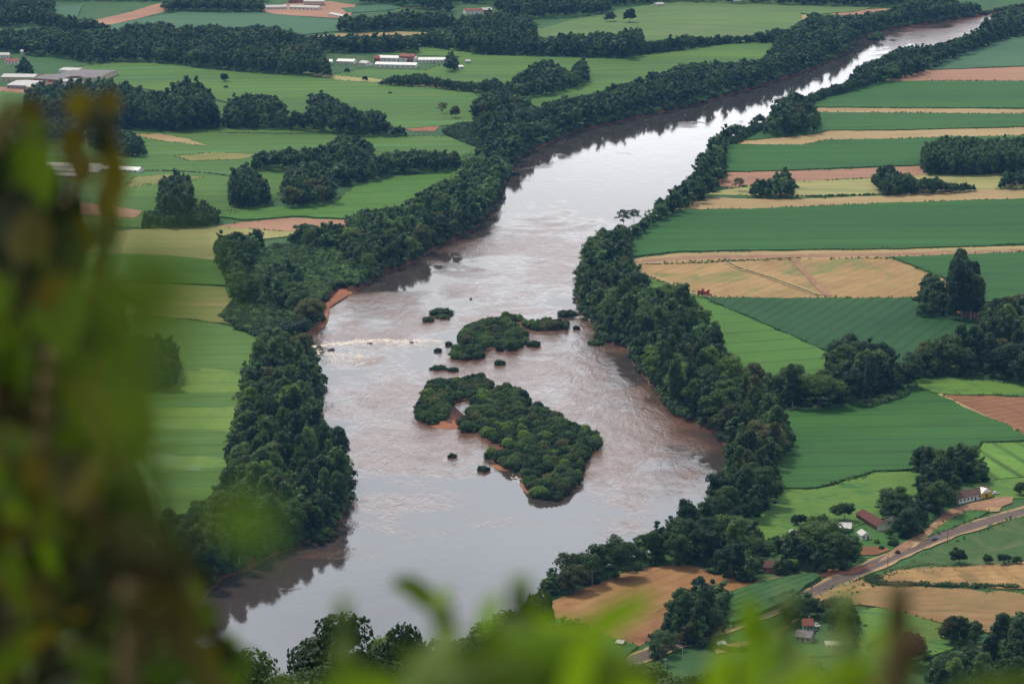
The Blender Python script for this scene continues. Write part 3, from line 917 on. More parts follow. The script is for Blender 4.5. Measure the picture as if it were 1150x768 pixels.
# ------------------------------------------------------------------ where trees stand
# (zone phrase, kind mix, outline of the mass as seen, height range m, closeness, colour mix)
C_BANK = (('dark', 3.4), ('mid', 4), ('light', 1.6), ('olive', 2.0), ('blue', 1.2))
C_DARK = (('dark', 5), ('mid', 3), ('blue', 1.5), ('olive', 1.3), ('light', .4))
C_FAR = (('dark', 3), ('blue', 4), ('mid', 3), ('olive', .6))
C_ISL = (('dark', 4), ('mid', 4), ('olive', 1.5), ('light', .9))
C_LIGHT = (('light', 5), ('mid', 4), ('olive', 1))
ZONES = [
 # far bands first are only for order of reading; every mass is an outline in the picture
 ('in the shelter belt below the rapids', 'broad', [(290, 378), (315, 368), (336, 376), (356, 400), (363, 428), (352, 440), (358, 460), (354, 482), (381, 488), (391, 520), (396, 560), (385, 588), (350, 610), (312, 622), (280, 640), (240, 657), (200, 650), (180, 620), (183, 596), (225, 570), (252, 545), (255, 503), (267, 473), (272, 456), (272, 423), (284, 403)], (8.6, 20.7), 0.76, C_BANK),
 ('on the brushy bank above the rapids', 'broad', [(238, 276), (246, 269), (270, 271), (290, 267), (300, 275), (288, 285), (276, 310), (292, 335), (280, 345), (256, 335), (258, 318), (246, 300)], (8.6, 19.2), 0.74, C_DARK),
 ('on the brushy bank above the rapids', 'broad', [(320, 268), (350, 257), (390, 260), (396, 245), (420, 239), (450, 236), (480, 216), (508, 205), (522, 186), (545, 168), (572, 196), (562, 216), (545, 242), (530, 258), (508, 270), (470, 291), (430, 308), (408, 318), (402, 300), (380, 282), (340, 280)], (7.4, 17.8), 0.74, C_BANK),
 ('on the brushy bank above the rapids', 'broad', [(296, 318), (304, 302), (325, 300), (338, 310), (340, 330), (366, 350), (365, 368), (340, 366), (330, 345), (300, 345)], (9.9, 18.0), 0.74, (('olive', 2), ('dark', 3), ('mid', 2))),
 ('on the long wooded bank upstream', 'broad', [(530, 136), (545, 132), (573, 121), (603, 124), (637, 114), (667, 108), (717, 93), (760, 81), (785, 73), (816, 74), (850, 73), (866, 58), (872, 46), (893, 34), (913, 16), (930, 22), (966, 22), (1000, 14), (1030, 4), (1060, 3), (1100, 8), (1106, 17), (1060, 23), (1033, 26), (993, 34), (966, 40), (952, 52), (933, 65), (900, 78), (866, 90), (816, 105), (783, 117), (766, 120), (700, 135), (650, 146), (617, 160), (585, 175), (573, 190), (552, 170), (540, 155)], (9.2, 19.4), 0.74, C_FAR),
 ('on the wooded bank upstream beside the pink strip', 'broad', [(1108, 20), (1130, 11), (1160, 8), (1250, -10), (1300, -10), (1250, 15), (1150, 42), (1133, 44), (1086, 61), (1042, 80), (1030, 85), (993, 93), (955, 104), (950, 92), (963, 82), (990, 62), (1000, 60), (1018, 56), (1055, 54), (1090, 40)], (9.2, 19.4), 0.74, C_FAR),
 ('on the narrow bank beside the green strips', 'broad', [(830, 143), (845, 134), (866, 133), (866, 140), (840, 146), (818, 160), (814, 180), (816, 200), (802, 214), (790, 226), (768, 236), (745, 247), (712, 270), (702, 268), (716, 256), (732, 230), (750, 222), (766, 196), (770, 178), (786, 158), (808, 142)], (7.4, 17.8), 0.74, C_BANK),
 ('in the wide belt across from the rapids', 'broad', [(678, 264), (700, 258), (712, 266), (708, 292), (716, 310), (732, 330), (752, 326), (766, 331), (783, 346), (795, 368), (808, 388), (824, 414), (850, 424), (873, 430), (866, 456), (880, 470), (893, 492), (890, 512), (868, 520), (830, 520), (806, 488), (775, 474), (757, 464), (744, 446), (728, 424), (714, 404), (704, 388), (680, 378), (670, 362), (650, 336), (648, 312), (656, 288)], (8.6, 22.2), 0.76, C_BANK),
 ('in the grove between the two green fields', 'broad', [(866, 436), (876, 428), (905, 428), (926, 422), (934, 400), (953, 391), (980, 393), (1000, 406), (1014, 416), (1022, 403), (1053, 392), (1073, 383), (1096, 386), (1104, 366), (1103, 350), (1120, 345), (1143, 342), (1180, 338), (1230, 380), (1220, 430), (1150, 430), (1100, 424), (1060, 422), (1033, 424), (1012, 444), (973, 450), (935, 462), (900, 462), (866, 458)], (9.9, 23.7), 0.76, C_DARK),
 ('on the wooded point below the green field', 'broad', [(806, 505), (818, 486), (840, 470), (866, 466), (885, 488), (897, 492), (882, 512), (868, 526), (880, 540), (880, 556), (864, 576), (830, 594), (800, 598), (792, 585), (790, 560), (818, 532)], (8.6, 20.7), 0.76, C_DARK),
 ('in the wood between the river and the farm', 'broad', [(790, 573), (800, 590), (830, 590), (846, 602), (866, 610), (900, 604), (925, 606), (953, 600), (965, 620), (966, 638), (930, 645), (900, 645), (866, 652), (843, 656), (800, 644), (786, 637), (766, 636), (723, 636), (677, 655), (633, 668), (614, 672), (610, 655), (617, 641), (667, 620), (700, 614), (737, 594), (768, 580)], (8.6, 19.2), 0.76, C_DARK),
 ('in the thicket beside the lower road', 'broad', [(748, 690), (762, 668), (785, 662), (812, 664), (822, 675), (814, 694), (818, 708), (806, 722), (790, 728), (760, 724), (742, 742), (728, 738), (732, 715), (745, 706)], (8.6, 16.2), 0.71, C_DARK),
 ('around the red-roofed cottage', 'broad', [(880, 686), (900, 676), (940, 680), (960, 684), (968, 700), (964, 722), (948, 728), (930, 712), (912, 693), (900, 694), (884, 708), (878, 700)], (7.4, 14.8), 0.71, C_DARK),
 ('below the wheat field by the frame edge', 'broad', [(1050, 708), (1064, 699), (1085, 704), (1103, 704), (1108, 722), (1090, 728), (1060, 728)], (7.4, 14.8), 0.74, C_DARK),
 ('below the wheat field by the frame edge', 'broad', [(1112, 714), (1128, 698), (1150, 698), (1200, 690), (1260, 720), (1240, 800), (1040, 800), (1036, 752), (1070, 742), (1100, 738), (1118, 730)], (7.4, 16.2), 0.78, C_DARK),
 ('at the foot of the sloping meadow', 'broad', [(982, 735), (1000, 724), (1030, 722), (1050, 732), (1042, 750), (1000, 756), (980, 752)], (7.4, 14.8), 0.74, C_DARK),
 ('beside the brown-roofed barn', 'broad', [(980, 577), (985, 563), (1010, 560), (1036, 572), (1046, 588), (1030, 602), (1014, 605), (1007, 596), (992, 588)], (7.4, 14.8), 0.71, C_DARK),
 ('behind the long white building', 'broad', [(1024, 522), (1030, 511), (1045, 509), (1056, 515), (1062, 510), (1080, 508), (1090, 518), (1110, 526), (1114, 540), (1090, 548), (1078, 560), (1060, 580), (1035, 572), (1026, 552), (1034, 540)], (8.6, 17.8), 0.74, C_DARK),
 # far side of the picture
 ('in the wide far woodland below the grey field', 'broad', [(-150, 36), (20, 40), (45, 36), (67, 40), (127, 38), (150, 32), (180, 30), (200, 36), (234, 32), (260, 36), (284, 33), (327, 38), (340, 45), (384, 44), (440, 44), (470, 46), (470, 62), (440, 66), (384, 66), (367, 88), (340, 86), (300, 84), (234, 78), (187, 72), (133, 70), (100, 72), (70, 66), (30, 62), (-150, 62)], (9.2, 19.4), 0.78, C_FAR),
 ('in the far woods along the top', 'broad', [(-150, -8), (0, 0), (60, 2), (62, 20), (100, 26), (130, 32), (100, 38), (67, 37), (40, 30), (0, 32), (-150, 30)], (9.2, 19.4), 0.78, C_FAR),
 ('in the far woods along the top', 'broad', [(180, 8), (200, 0), (240, -2), (300, 6), (296, 14), (250, 15), (210, 13), (186, 14)], (9.2, 16.8), 0.78, C_FAR),
 ('in the far woods along the top', 'broad', [(-100, -30), (60, -8), (240, -12), (420, -12), (600, -14), (760, -14), (900, -12), (990, -14), (1060, -16), (1040, 2), (990, 9), (850, 6), (760, 3), (690, 8), (680, 17), (640, 20), (600, 22), (560, 18), (520, 20), (480, 12), (440, 6), (400, 5), (360, 3), (200, 2), (-100, 2)], (10.3, 20.7), 0.82, C_FAR),
 ('in the far woods beside the grey field', 'broad', [(376, 36), (382, 22), (420, 24), (450, 18), (500, 20), (520, 28), (520, 36), (450, 35), (400, 38)], (10.3, 19.4), 0.76, C_FAR),
 ('in the far woods behind the long white sheds', 'broad', [(440, 44), (500, 38), (520, 22), (560, 18), (590, 24), (603, 32), (603, 48), (683, 40), (720, 52), (766, 45), (830, 44), (893, 34), (880, 48), (816, 50), (740, 60), (690, 66), (600, 63), (540, 62), (510, 58), (470, 52), (430, 62), (390, 62), (390, 52)], (9.2, 19.4), 0.78, C_FAR),
 ('in the grove on the green fields by the bend', 'broad', [(566, 100), (580, 90), (595, 78), (615, 72), (632, 80), (640, 86), (646, 74), (658, 70), (662, 92), (650, 98), (620, 108), (590, 112), (570, 112)], (9.2, 18.1), 0.74, C_FAR),
 ('in the clumps behind the bank trees', 'broad', [(530, 118), (545, 108), (565, 104), (580, 110), (600, 118), (580, 124), (545, 130), (530, 134)], (8.0, 15.6), 0.74, C_FAR),
 ('in the tall windbreak below the sheds', 'tall', [(26, 112), (50, 102), (83, 100), (110, 97), (133, 100), (184, 116), (195, 104), (210, 97), (234, 106), (246, 128), (247, 146), (200, 149), (150, 147), (60, 147), (30, 146)], (13.8, 31.1), 0.66, C_FAR),
 ('in the windbreak across the green fields', 'broad', [(250, 130), (260, 117), (284, 110), (310, 114), (322, 122), (320, 134), (345, 132), (348, 112), (364, 108), (384, 122), (400, 128), (427, 132), (440, 146), (456, 146), (458, 155), (400, 154), (367, 149), (300, 147), (250, 145)], (9.2, 19.4), 0.72, C_FAR),
 ('in the clump beside the white poultry sheds', 'broad', [(96, 150), (120, 148), (140, 148), (158, 158), (168, 176), (150, 178), (120, 175), (100, 165)], (8.0, 15.6), 0.72, C_FAR),
 ('in the low clump behind the factory', 'broad', [(8, 140), (30, 128), (50, 126), (90, 140), (96, 160), (60, 162), (20, 155)], (8.0, 15.6), 0.76, C_FAR),
 ('in the wood on the rolling field', 'broad', [(278, 192), (285, 180), (300, 176), (334, 173), (364, 172), (378, 160), (400, 156), (418, 166), (420, 180), (445, 176), (473, 174), (516, 177), (520, 190), (500, 196), (440, 196), (416, 206), (384, 211), (370, 202), (350, 192), (300, 194)], (8.0, 18.1), 0.72, C_FAR),
 ('in the pair of groves above the bright field', 'tall', [(256, 215), (260, 198), (275, 192), (300, 208), (306, 230), (280, 236), (258, 234)], (11.5, 23.3), 0.66, C_FAR),
 ('in the pair of groves above the bright field', 'broad', [(316, 226), (318, 206), (330, 192), (352, 189), (372, 196), (378, 212), (374, 230), (345, 235), (318, 234)], (11.0, 19.3), 0.69, (('olive', 3), ('dark', 3), ('blue', 2))),
 ('in the tall grove beside the pink strip', 'tall', [(178, 235), (180, 206), (200, 202), (214, 205), (218, 240), (212, 255), (182, 256)], (16.1, 31.1), 0.66, C_FAR),
 ('beside the tall grove and the pink strip', 'broad', [(158, 258), (162, 240), (178, 242), (216, 238), (228, 230), (245, 240), (247, 253), (220, 258)], (5.8, 11.7), 0.71, C_FAR),
 ('in the square plantation on the pale field', 'tall', [(110, 392), (125, 387), (160, 385), (190, 388), (200, 397), (201, 424), (194, 439), (165, 441), (110, 437)], (11.0, 20.6), 0.56, (('dark', 4), ('mid', 2))),
 ('in the eucalyptus row on the green strips', 'tall', [(1034, 178), (1040, 164), (1075, 160), (1110, 163), (1150, 160), (1250, 156), (1260, 196), (1150, 197), (1080, 198), (1038, 197)], (11.0, 21.8), 0.62, (('olive', 5), ('dark', 3))),
 ('on the hedge line between the tan strips', 'broad', [(980, 206), (985, 198), (1000, 192), (1012, 198), (1030, 204), (1060, 208), (1096, 210), (1096, 216), (1040, 219), (990, 221)], (6.2, 14.8), 0.71, C_DARK),
 ('on the hedge line between the tan strips', 'broad', [(1118, 212), (1128, 200), (1150, 194), (1230, 190), (1230, 214), (1150, 213)], (7.4, 14.8), 0.71, C_DARK),
 ('on the hedge line by the river track', 'broad', [(842, 216), (850, 208), (866, 206), (872, 198), (884, 196), (892, 212), (892, 222), (870, 224), (845, 223)], (6.2, 14.8), 0.71, C_DARK),
 ('in the tall eucalyptus clump by the row field', 'tall', [(1060, 345), (1062, 320), (1072, 296), (1085, 310), (1098, 316), (1102, 335), (1102, 352), (1085, 362), (1066, 360)], (22.0, 37.3), 0.56, (('dark', 5), ('olive', 1), ('blue', 2))),
 ('beside the tall eucalyptus clump', 'broad', [(1034, 330), (1036, 316), (1050, 312), (1060, 320), (1062, 345), (1060, 358), (1020, 358), (1030, 350)], (7.4, 16.2), 0.68, C_BANK),
 ('in the clump where the tan strip meets the river', 'broad', [(856, 152), (862, 132), (875, 119), (893, 111), (912, 118), (922, 136), (914, 152), (885, 154)], (11.2, 21.8), 0.72, C_DARK),
 ('on the low bank beside the upper green strip', 'broad', [(893, 122), (910, 106), (930, 100), (952, 93), (980, 86), (998, 88), (975, 97), (950, 106), (930, 110), (912, 118)], (4.0, 9.0), .72, C_FAR),
 ('on the low bank beside the upper green strip', 'broad', [(815, 162), (835, 146), (866, 135), (872, 140), (850, 150), (825, 163)], (3.0, 6.0), .72, C_FAR),
 ('around the factory sheds', 'broad', [(18, 78), (26, 70), (36, 76), (40, 86), (24, 86)], (9.2, 18.1), 0.76, C_FAR),
 ('around the long white sheds', 'broad', [(470, 78), (490, 66), (506, 62), (516, 72), (508, 82), (480, 82)], (8.0, 15.6), 0.76, C_FAR),
 ('along the yellow strip', 'broad', [(420, 96), (440, 88), (470, 86), (500, 92), (535, 96), (555, 90), (568, 98), (560, 106), (520, 104), (480, 98), (450, 98)], (4.6, 10.4), 0.82, C_FAR),
 ('in the far eucalyptus block', 'tall', [(684, 62), (688, 42), (700, 38), (722, 38), (725, 60), (705, 68)], (18.4, 31.1), 0.61, C_FAR),
 ('in the far eucalyptus block by the tan patch', 'tall', [(520, 45), (525, 24), (560, 19), (600, 26), (600, 46), (560, 50)], (16.1, 28.5), 0.64, C_FAR),
]
# single trees: px, base row, height m, kind, colour, label
SINGLES = [
 (1080, 360, 38, 'tall', 'dark', 'tallest eucalyptus of the clump by the row field', 0),
 (1090, 361, 34, 'tall', 'dark', 'second tallest eucalyptus, standing close to the tallest by the row field', 1),
 (1071, 360, 31, 'tall', 'blue', 'third eucalyptus of the tall clump, nearest the stubble', 2),
 (1097, 359, 29, 'tall', 'olive', 'outermost eucalyptus of the tall clump, nearest the photo edge', 0),
 (830, 215, 13, 'airy', 'olive', 'thin open-crowned tree over the pink strip near the river', 0),
 (700, 253, 14, 'airy', 'dark', 'spindly open-crowned tree leaning out at the river edge below the striped fields', 0),
 (712, 250, 12, 'airy', 'dark', 'spindly tree with gaps beside the water, second of two', 0),
 (685, 25, 13, 'broad', 'blue', 'smaller of two lone trees on the far green hillside', 0),
 (707, 26, 18, 'broad', 'blue', 'larger of two lone trees on the far green hillside', 1),
 (497, 128, 13, 'airy', 'olive', 'pale open tree standing on the green field above the red pit', 0),
 (511, 133, 12, 'broad', 'olive', 'round tree beside the pale open tree above the red pit', 1),
 (542, 131, 16, 'airy', 'olive', 'tall thin pale tree at the field end of the wooded bank', 0),
 (575, 124, 14, 'airy', 'olive', 'thin pale tree rising over the wooded bank below the grove', 0),
 (628, 48, 12, 'tall', 'blue', 'narrow dark tree in the far row, thinner one', 2),
 (641, 48, 13, 'tall', 'blue', 'narrow dark tree in the far row, fuller one', 1),
 (1077, 634, 8, 'broad', 'dark', 'round dark tree alone on the grass slope beside the road', 2),
 (1110, 634, 5, 'broad', 'dark', 'small round bush tree on the slope, nearest the lone round tree', 2),
 (1127, 635, 5.5, 'broad', 'dark', 'larger of the small round bush trees above the wheat', 4),
 (1142, 634, 4.5, 'broad', 'dark', 'small round bush tree above the wheat at the photo edge', 2),
 (948, 585, 9, 'broad', 'dark', 'round dark tree standing at the upper end of the barn', 4),
 (935, 643, 6, 'broad', 'mid', 'small round tree in front of the wood beside the road', 2),
 (893, 590, 5.5, 'broad', 'mid', 'first bushy tree of the short garden row by the pasture', 2),
 (903, 590, 5.5, 'broad', 'dark', 'second bushy tree of the short garden row by the pasture', 1),
 (913, 591, 5.5, 'broad', 'light', 'third bushy tree of the short garden row, the light green one', 0),
 (924, 591, 6, 'broad', 'mid', 'last bushy tree of the short garden row, nearest the barn', 2),
 (1018, 597, 5, 'broad', 'light', 'small round light green tree beside the dirt road', 2),
 (998, 604, 5, 'broad', 'light', 'small light green tree in front of the billboard', 1),
 (1145, 556, 7, 'broad', 'dark', 'dark tree behind the yellow gable at the photo edge', 2),
 (800, 640, 6, 'broad', 'mid', 'light crowned orchard tree beside the brown-roofed house, first of its row', 2),
 (815, 644, 7, 'broad', 'mid', 'orchard tree beside the brown-roofed house, second of its row', 1),
 (830, 644, 6, 'broad', 'light', 'orchard tree beside the brown-roofed house, third of its row', 2),
 (848, 641, 7, 'broad', 'mid', 'orchard tree just before the brown-roofed house', 0),
 (875, 644, 6.5, 'broad', 'mid', 'orchard tree just past the brown-roofed house', 2),
 (888, 642, 6, 'broad', 'light', 'light green orchard tree beyond the brown-roofed house', 4),
 (758, 730, 9, 'airy', 'olive', 'small twisted open tree at the edge of the lower road', 0),
 (742, 746, 9, 'airy', 'dark', 'dark open tree standing beside the lower road bend', 0),
 (800, 727, 4.5, 'broad', 'light', 'small round light green tree beside the roadside shed', 2),
 (252, 92, 9, 'broad', 'blue', 'small lone tree at the edge of the far green field', 0),
 (410, 92, 6, 'broad', 'blue', 'small round tree at the start of the yellow strip', 2),
 (390, 83, 6, 'broad', 'blue', 'small tree by the near end of the long sheds', 2),
]
# shrubs on islands: outline, height range, closeness
ISLANDS = [
 ('on the middle island', [(513, 378), (520, 368), (540, 359), (560, 357), (566, 352), (583, 352), (592, 360), (580, 367), (594, 373), (593, 384), (572, 394), (545, 394), (528, 386), (516, 387)], (2.4, 4.8)),
 ('on the long islet behind the middle island', [(577, 364), (590, 360), (620, 357), (640, 362), (638, 370), (600, 371)], (2.0, 3.6)),
 ('on the round islet before the middle island', [(505, 400), (508, 390), (525, 386), (542, 390), (546, 402), (525, 405)], (2.4, 4.0)),
 ('on the islets close to the wide belt', [(666, 380), (672, 370), (690, 368), (710, 376), (704, 384), (684, 384)], (2.4, 4.0)),
 ('on the upper arm of the big island', [(474, 446), (476, 434), (484, 427), (507, 425), (530, 423), (545, 421), (553, 430), (550, 440), (530, 446), (510, 449), (503, 458), (506, 468), (485, 476), (466, 468), (465, 456)], (2.4, 6.2)),
 ('on the main part of the big island', [(512, 466), (524, 452), (535, 441), (549, 438), (558, 432), (572, 430), (585, 436), (598, 450), (592, 462), (600, 452), (618, 460), (638, 473), (672, 486), (676, 496), (664, 508), (656, 526), (645, 546), (625, 562), (605, 560), (588, 545), (586, 532), (560, 520), (545, 510), (552, 496), (541, 486), (520, 484)], (2.4, 6.2)),
 ('on the wooded spit under the shelter belt', [(340, 611), (352, 601), (366, 595), (379, 594), (380, 602), (368, 609), (350, 614)], (2.0, 4.0)),
 ('on the far islet near the bend', [(972, 45), (978, 39), (990, 37), (994, 43), (985, 46)], (2.4, 4.8)),
]
POOL = np.array([(503, 466), (506, 450), (522, 447), (533, 452), (528, 472), (512, 474)])
CHANNELS = [np.array(a_, float) for a_ in ([(570, 364), (580, 358), (590, 364), (580, 373)], [(543, 389), (556, 385), (562, 396), (548, 398)], [(556, 362), (566, 360), (568, 368), (558, 370)], [(582, 470), (586, 457), (596, 455), (600, 466), (592, 476)], [(546, 446), (550, 436), (560, 432), (560, 442), (553, 450)], [(596, 446), (606, 446), (606, 456), (598, 458)], [(546, 500), (566, 496), (572, 508), (556, 516)], [(600, 538), (615, 530), (622, 536), (606, 545)])]
# lone islets, each one low wide shrub: px, waterline row, width px, height px, colour, label
LONE = [
 (495.5, 353, 29, 11, 'dark', 'largest of the three low bushes above the islands'),
 (497.5, 357.5, 17, 7, 'mid', 'flat bush in front of the largest of the upper three'),
 (481, 361, 16, 8.5, 'dark', 'bush nearest the foam among the upper three'),
 (582, 387, 14, 9, 'dark', 'round bush close beside the lower end of the middle island'),
 (599, 389, 17, 11, 'dark', 'round bush at the water beyond the lower end of the middle island'),
 (504, 388, 10, 7, 'dark', 'small dark bush just after the end of the foam line'),
 (492, 395, 9.5, 6, 'dark', 'tiny dark bush between the foam line and the double islet'),
 (561, 410, 13, 9.5, 'dark', 'lone round bush between the middle and the big island'),
 (493, 415, 19, 8.5, 'dark', 'larger bush of the double islet above the big island'),
 (509, 417, 14, 7, 'mid', 'smaller bush of the double islet above the big island'),
 (637, 355, 25, 11, 'dark', 'wide bush in the stream next to the wide belt'),
 (657, 360, 9, 6, 'mid', 'small bush by the wet rock next to the wide belt'),
 (647, 370, 10, 6.5, 'dark', 'small bush in midstream below the wide one'),
 (670, 387, 21, 8, 'mid', 'flat bush off the corner of the wide belt'),
 (508, 514, 11, 8, 'dark', 'lone dark bush in open water below the big island'),
 (543, 529, 15, 10, 'dark', 'small bush at the lower shore of the big island'),
 (577, 197, 12, 7, 'blue', 'dark bush at the waterline of the upstream bank'),
]

placed = []           # dicts of every plant
grid = {}
CELL = 18.0
def near_ok(x, y, r, k):
    gx, gy = int(x // CELL), int(y // CELL)
    for i in range(gx - 2, gx + 3):
        for j in range(gy - 2, gy + 3):
            for (a, b, c) in grid.get((i, j), ()):
                if (a - x) ** 2 + (b - y) ** 2 < (k * (c + r)) ** 2:
                    return False
    return True
def remember(x, y, r):
    grid.setdefault((int(x // CELL), int(y // CELL)), []).append((x, y, r))

BANK_POLY = np.array([tuple(p) for p in offset_loop(river_line, 2.0)])
def wpick(mix):
    names = [a for a, _ in mix]
    ww = np.array([b for _, b in mix], float)
    return names[rng.choice(len(names), p=ww / ww.sum())]

AVOID = []            # outlines (photo pixels) kept clear of trees: buildings, road, pool
def seen_mask(x, y, z0, h, r, P):
    """does the whole plant stay inside the outline of its mass?"""
    ok = np.ones(len(x), bool)
    loose = np.where(rng.uniform(size=len(x)) < .45, rng.uniform(.56, .9, len(x)), rng.uniform(.88, 1.0, len(x)))
    h = h * loose                    # a good third may stand out of the mass
    for dx, fz in ((0, .06), (-.62, .5), (.62, .5), (0, .93), (-.36, .80), (.36, .80)):
        idx = np.nonzero(ok)[0]
        if not len(idx): break
        q = np.stack([x[idx] + dx * r[idx], y[idx], z0 + fz * h[idx]], 1)
        ok[idx] = inside(proj(q), P)
    return ok

def scatter(P, per, z0, island):
    """ground points seen inside an outline, evenly spread over the ground it covers"""
    lo, hi = P.min(0), P.max(0)
    g = np.array([G(*p_) for p_ in P])
    gn = np.roll(g, -1, 0)
    ga = abs(np.sum(g[:, 0] * gn[:, 1] - gn[:, 0] * g[:, 1])) / 2
    n_ = int(min(60000, max(150, ga / per * 3)))
    g0, g1 = g.min(0), g.max(0)
    x = rng.uniform(g0[0], g1[0], n_ * 3)
    y = rng.uniform(g0[1], g1[1], n_ * 3)
    q = proj(np.stack([x, y, np.full(len(x), z0)], 1))
    k = inside(q, P)
    x, y, q = x[k], y[k], q[k]
    if not island:
        k = ~inside(np.stack([x, y], 1), BANK_POLY)
        x, y, q = x[k], y[k], q[k]
    for a in AVOID:
        k = ~inside(q, a)
        x, y, q = x[k], y[k], q[k]
    return x, y, q

def grow(zone, kind, poly, hr, k, mix, z0=0.0, island=False):
    kinds = ['broad', 'tall', 'airy'] if kind == 'broad' else [kind]
    share = [.82, .09, .09] if kind == 'broad' else [1.0]
    P = np.array(poly, float)
    x, y, q = scatter(P, (hr[0] * .5) ** 2 / 2.2, z0, island)
    n_ = len(x)
    if not n_: return 0
    ki = rng.choice(len(kinds), n_, p=share)
    pi_ = np.array([rng.integers(len(PROTO[kinds[q_]])) for q_ in ki])
    Rk = np.array([PROTO[kinds[a]][b]['R'] for a, b in zip(ki, pi_)])
    h0 = hr[0] + (hr[1] - hr[0]) * rng.uniform(0, 1, n_) ** 1.4
    h0 = h0 * np.where(ki == 1, 1.25, 1.0)
    hh = np.zeros(n_)
    for s in (1.0, .75, .55, .4):
        todo = hh == 0
        t_ = np.nonzero(todo)[0]
        if not len(t_): break
        h = h0[t_] * s
        m_ = seen_mask(x[t_], y[t_], z0, h, Rk[t_] * h, P) & (h >= hr[0] * .5)
        hh[t_[m_]] = h[m_]
    if island:
        # scrub grows in clumps with bare or flooded gaps between them
        cl = np.sin(x * .21 + y * .05) + np.sin(x * -.09 + y * .083 + 1.7) + np.sin(x * .37 - y * .031 + .6) * .6
        if n_ > 400: hh[(cl < -.75) & (rng.uniform(size=n_) < .93)] = 0
    idx = np.nonzero(hh > 0)[0]
    # larger trees first, with some disorder, so that the low ones fill what is left
    idx = idx[np.argsort(-hh[idx] * rng.uniform(.6, 1.25, len(idx)))]
    cnt = 0
    for i in idx:
        r = Rk[i] * hh[i]
        if not near_ok(x[i], y[i], r, k): continue
        remember(x[i], y[i], r)
        placed.append(dict(kind=kinds[ki[i]], p=int(pi_[i]), x=float(x[i]), y=float(y[i]), z=z0, h=float(hh[i]), r=float(r), rz=float(rng.uniform(0, 6.28)), col=wpick(mix), zone=zone, s=float(hh[i] / mpp(q[i, 1])), sx=float(rng.uniform(.80, 1.22))))
        cnt += 1
    return cnt
# ------------------------------------------------------------------ islands of red soil
def islet(name, px, z1=.55, mat='bank', shrink=.86, jit=.5):
    pts = smooth_path([G(x, y, WATER_Z) for x, y in px + [px[0]]], 4)[:-1]
    pts = densify(pts, 6.0, jit)
    c = sum(pts) / len(pts)
    nn = len(pts)
    v = [(p_[0], p_[1], WATER_Z - .6) for p_ in pts]
    inn = [c + (p_ - c) * shrink for p_ in pts]
    v += [(p_[0], p_[1], WATER_Z + z1 * random.uniform(.6, 1.1)) for p_ in inn]
    v += [(c[0], c[1], WATER_Z + z1 * 1.2)]
    f4 = [(i, (i + 1) % nn, nn + (i + 1) % nn, nn + i) for i in range(nn)]
    f3 = [(nn + i, nn + (i + 1) % nn, 2 * nn) for i in range(nn)]
    return tag(link(name, mesh_np(name, v, f4, f3, M[mat])), kind='structure')

def shrinkpoly(px, k, dy=0.0):
    P = np.array(px, float)
    c = P.mean(0)
    return [tuple(c + (p_ - c) * np.array([k, k * .9]) + np.array([0, dy])) for p_ in P]

for zn, px, hr in ISLANDS[:-2]:
    if 'big island' in zn: continue
    islet('islet', shrinkpoly(px, .95, 1.0))
# the big island is built from soil strips round its pool
islet('island', [(470, 462), (468, 470), (485, 479), (506, 480), (520, 484), (525, 470), (508, 462), (503, 452), (520, 448), (545, 444), (552, 434), (540, 429), (507, 430), (484, 433), (477, 443)])
islet('island', [(524, 462), (535, 446), (560, 437), (580, 440), (592, 462), (625, 474), (668, 489), (674, 498), (660, 512), (650, 540), (632, 558), (604, 561), (586, 545), (575, 527), (548, 520), (545, 500), (520, 482)])
islet('sandbar', [(474, 473), (490, 470), (510, 472), (521, 478), (515, 482), (490, 481)], .45, 'red_dirt')
islet('sandbar', [(549, 522), (570, 521), (584, 525), (582, 529), (560, 528)], .4, 'red_dirt')
islet('sandbar', [(582, 543), (592, 542), (602, 552), (604, 559), (590, 553)], .5, 'red_dirt')
islet('sandbar', [(338, 374), (352, 369), (364, 356), (358, 346), (366, 340), (384, 320), (396, 318), (398, 328), (376, 342), (366, 352), (368, 364), (352, 377)], .8, 'red_dirt', .8)
for zn, px, hr in ISLANDS[-2:]:
    islet('islet', shrinkpoly(px, .95, 1.0))

# rocks breaking the water at the rapids
ROCK = simple_mat('wet_rock', (0.075, 0.055, 0.045), .5, .4, .3, 1.5)
def rock(px, py, sx, sy, h, label):
    v, f = ICO2
    x, y = G(px, py, WATER_Z)
    nn = 1 + rng.uniform(-.2, .2, len(v))[:, None]
    vv = v * nn * np.array([sx, sy, h])
    o = link('river_rock', mesh_np('river_rock', vv, None, f, ROCK))
    o.location = (x, y, WATER_Z)
    tag(o, label, 'rock')
rock(372, 393, 2.6, 1.8, 1.3, 'dark rock breaking the water just below the foam line')
rock(529, 336, .9, .7, 1.1, 'small dark snag standing in open water above the islands')
rock(358, 389, 1.8, 1.4, 1.0, 'wet rock at the bank end of the foam line')
rock(415, 386, 1.5, 1.2, .9, 'wet rock under the middle of the foam line')
rock(462, 385, 1.6, 1.2, .9, 'wet rock near the island end of the foam line')
rock(655, 347, 1.8, 1.4, .9, 'low wet rock between the islets and the wide belt')

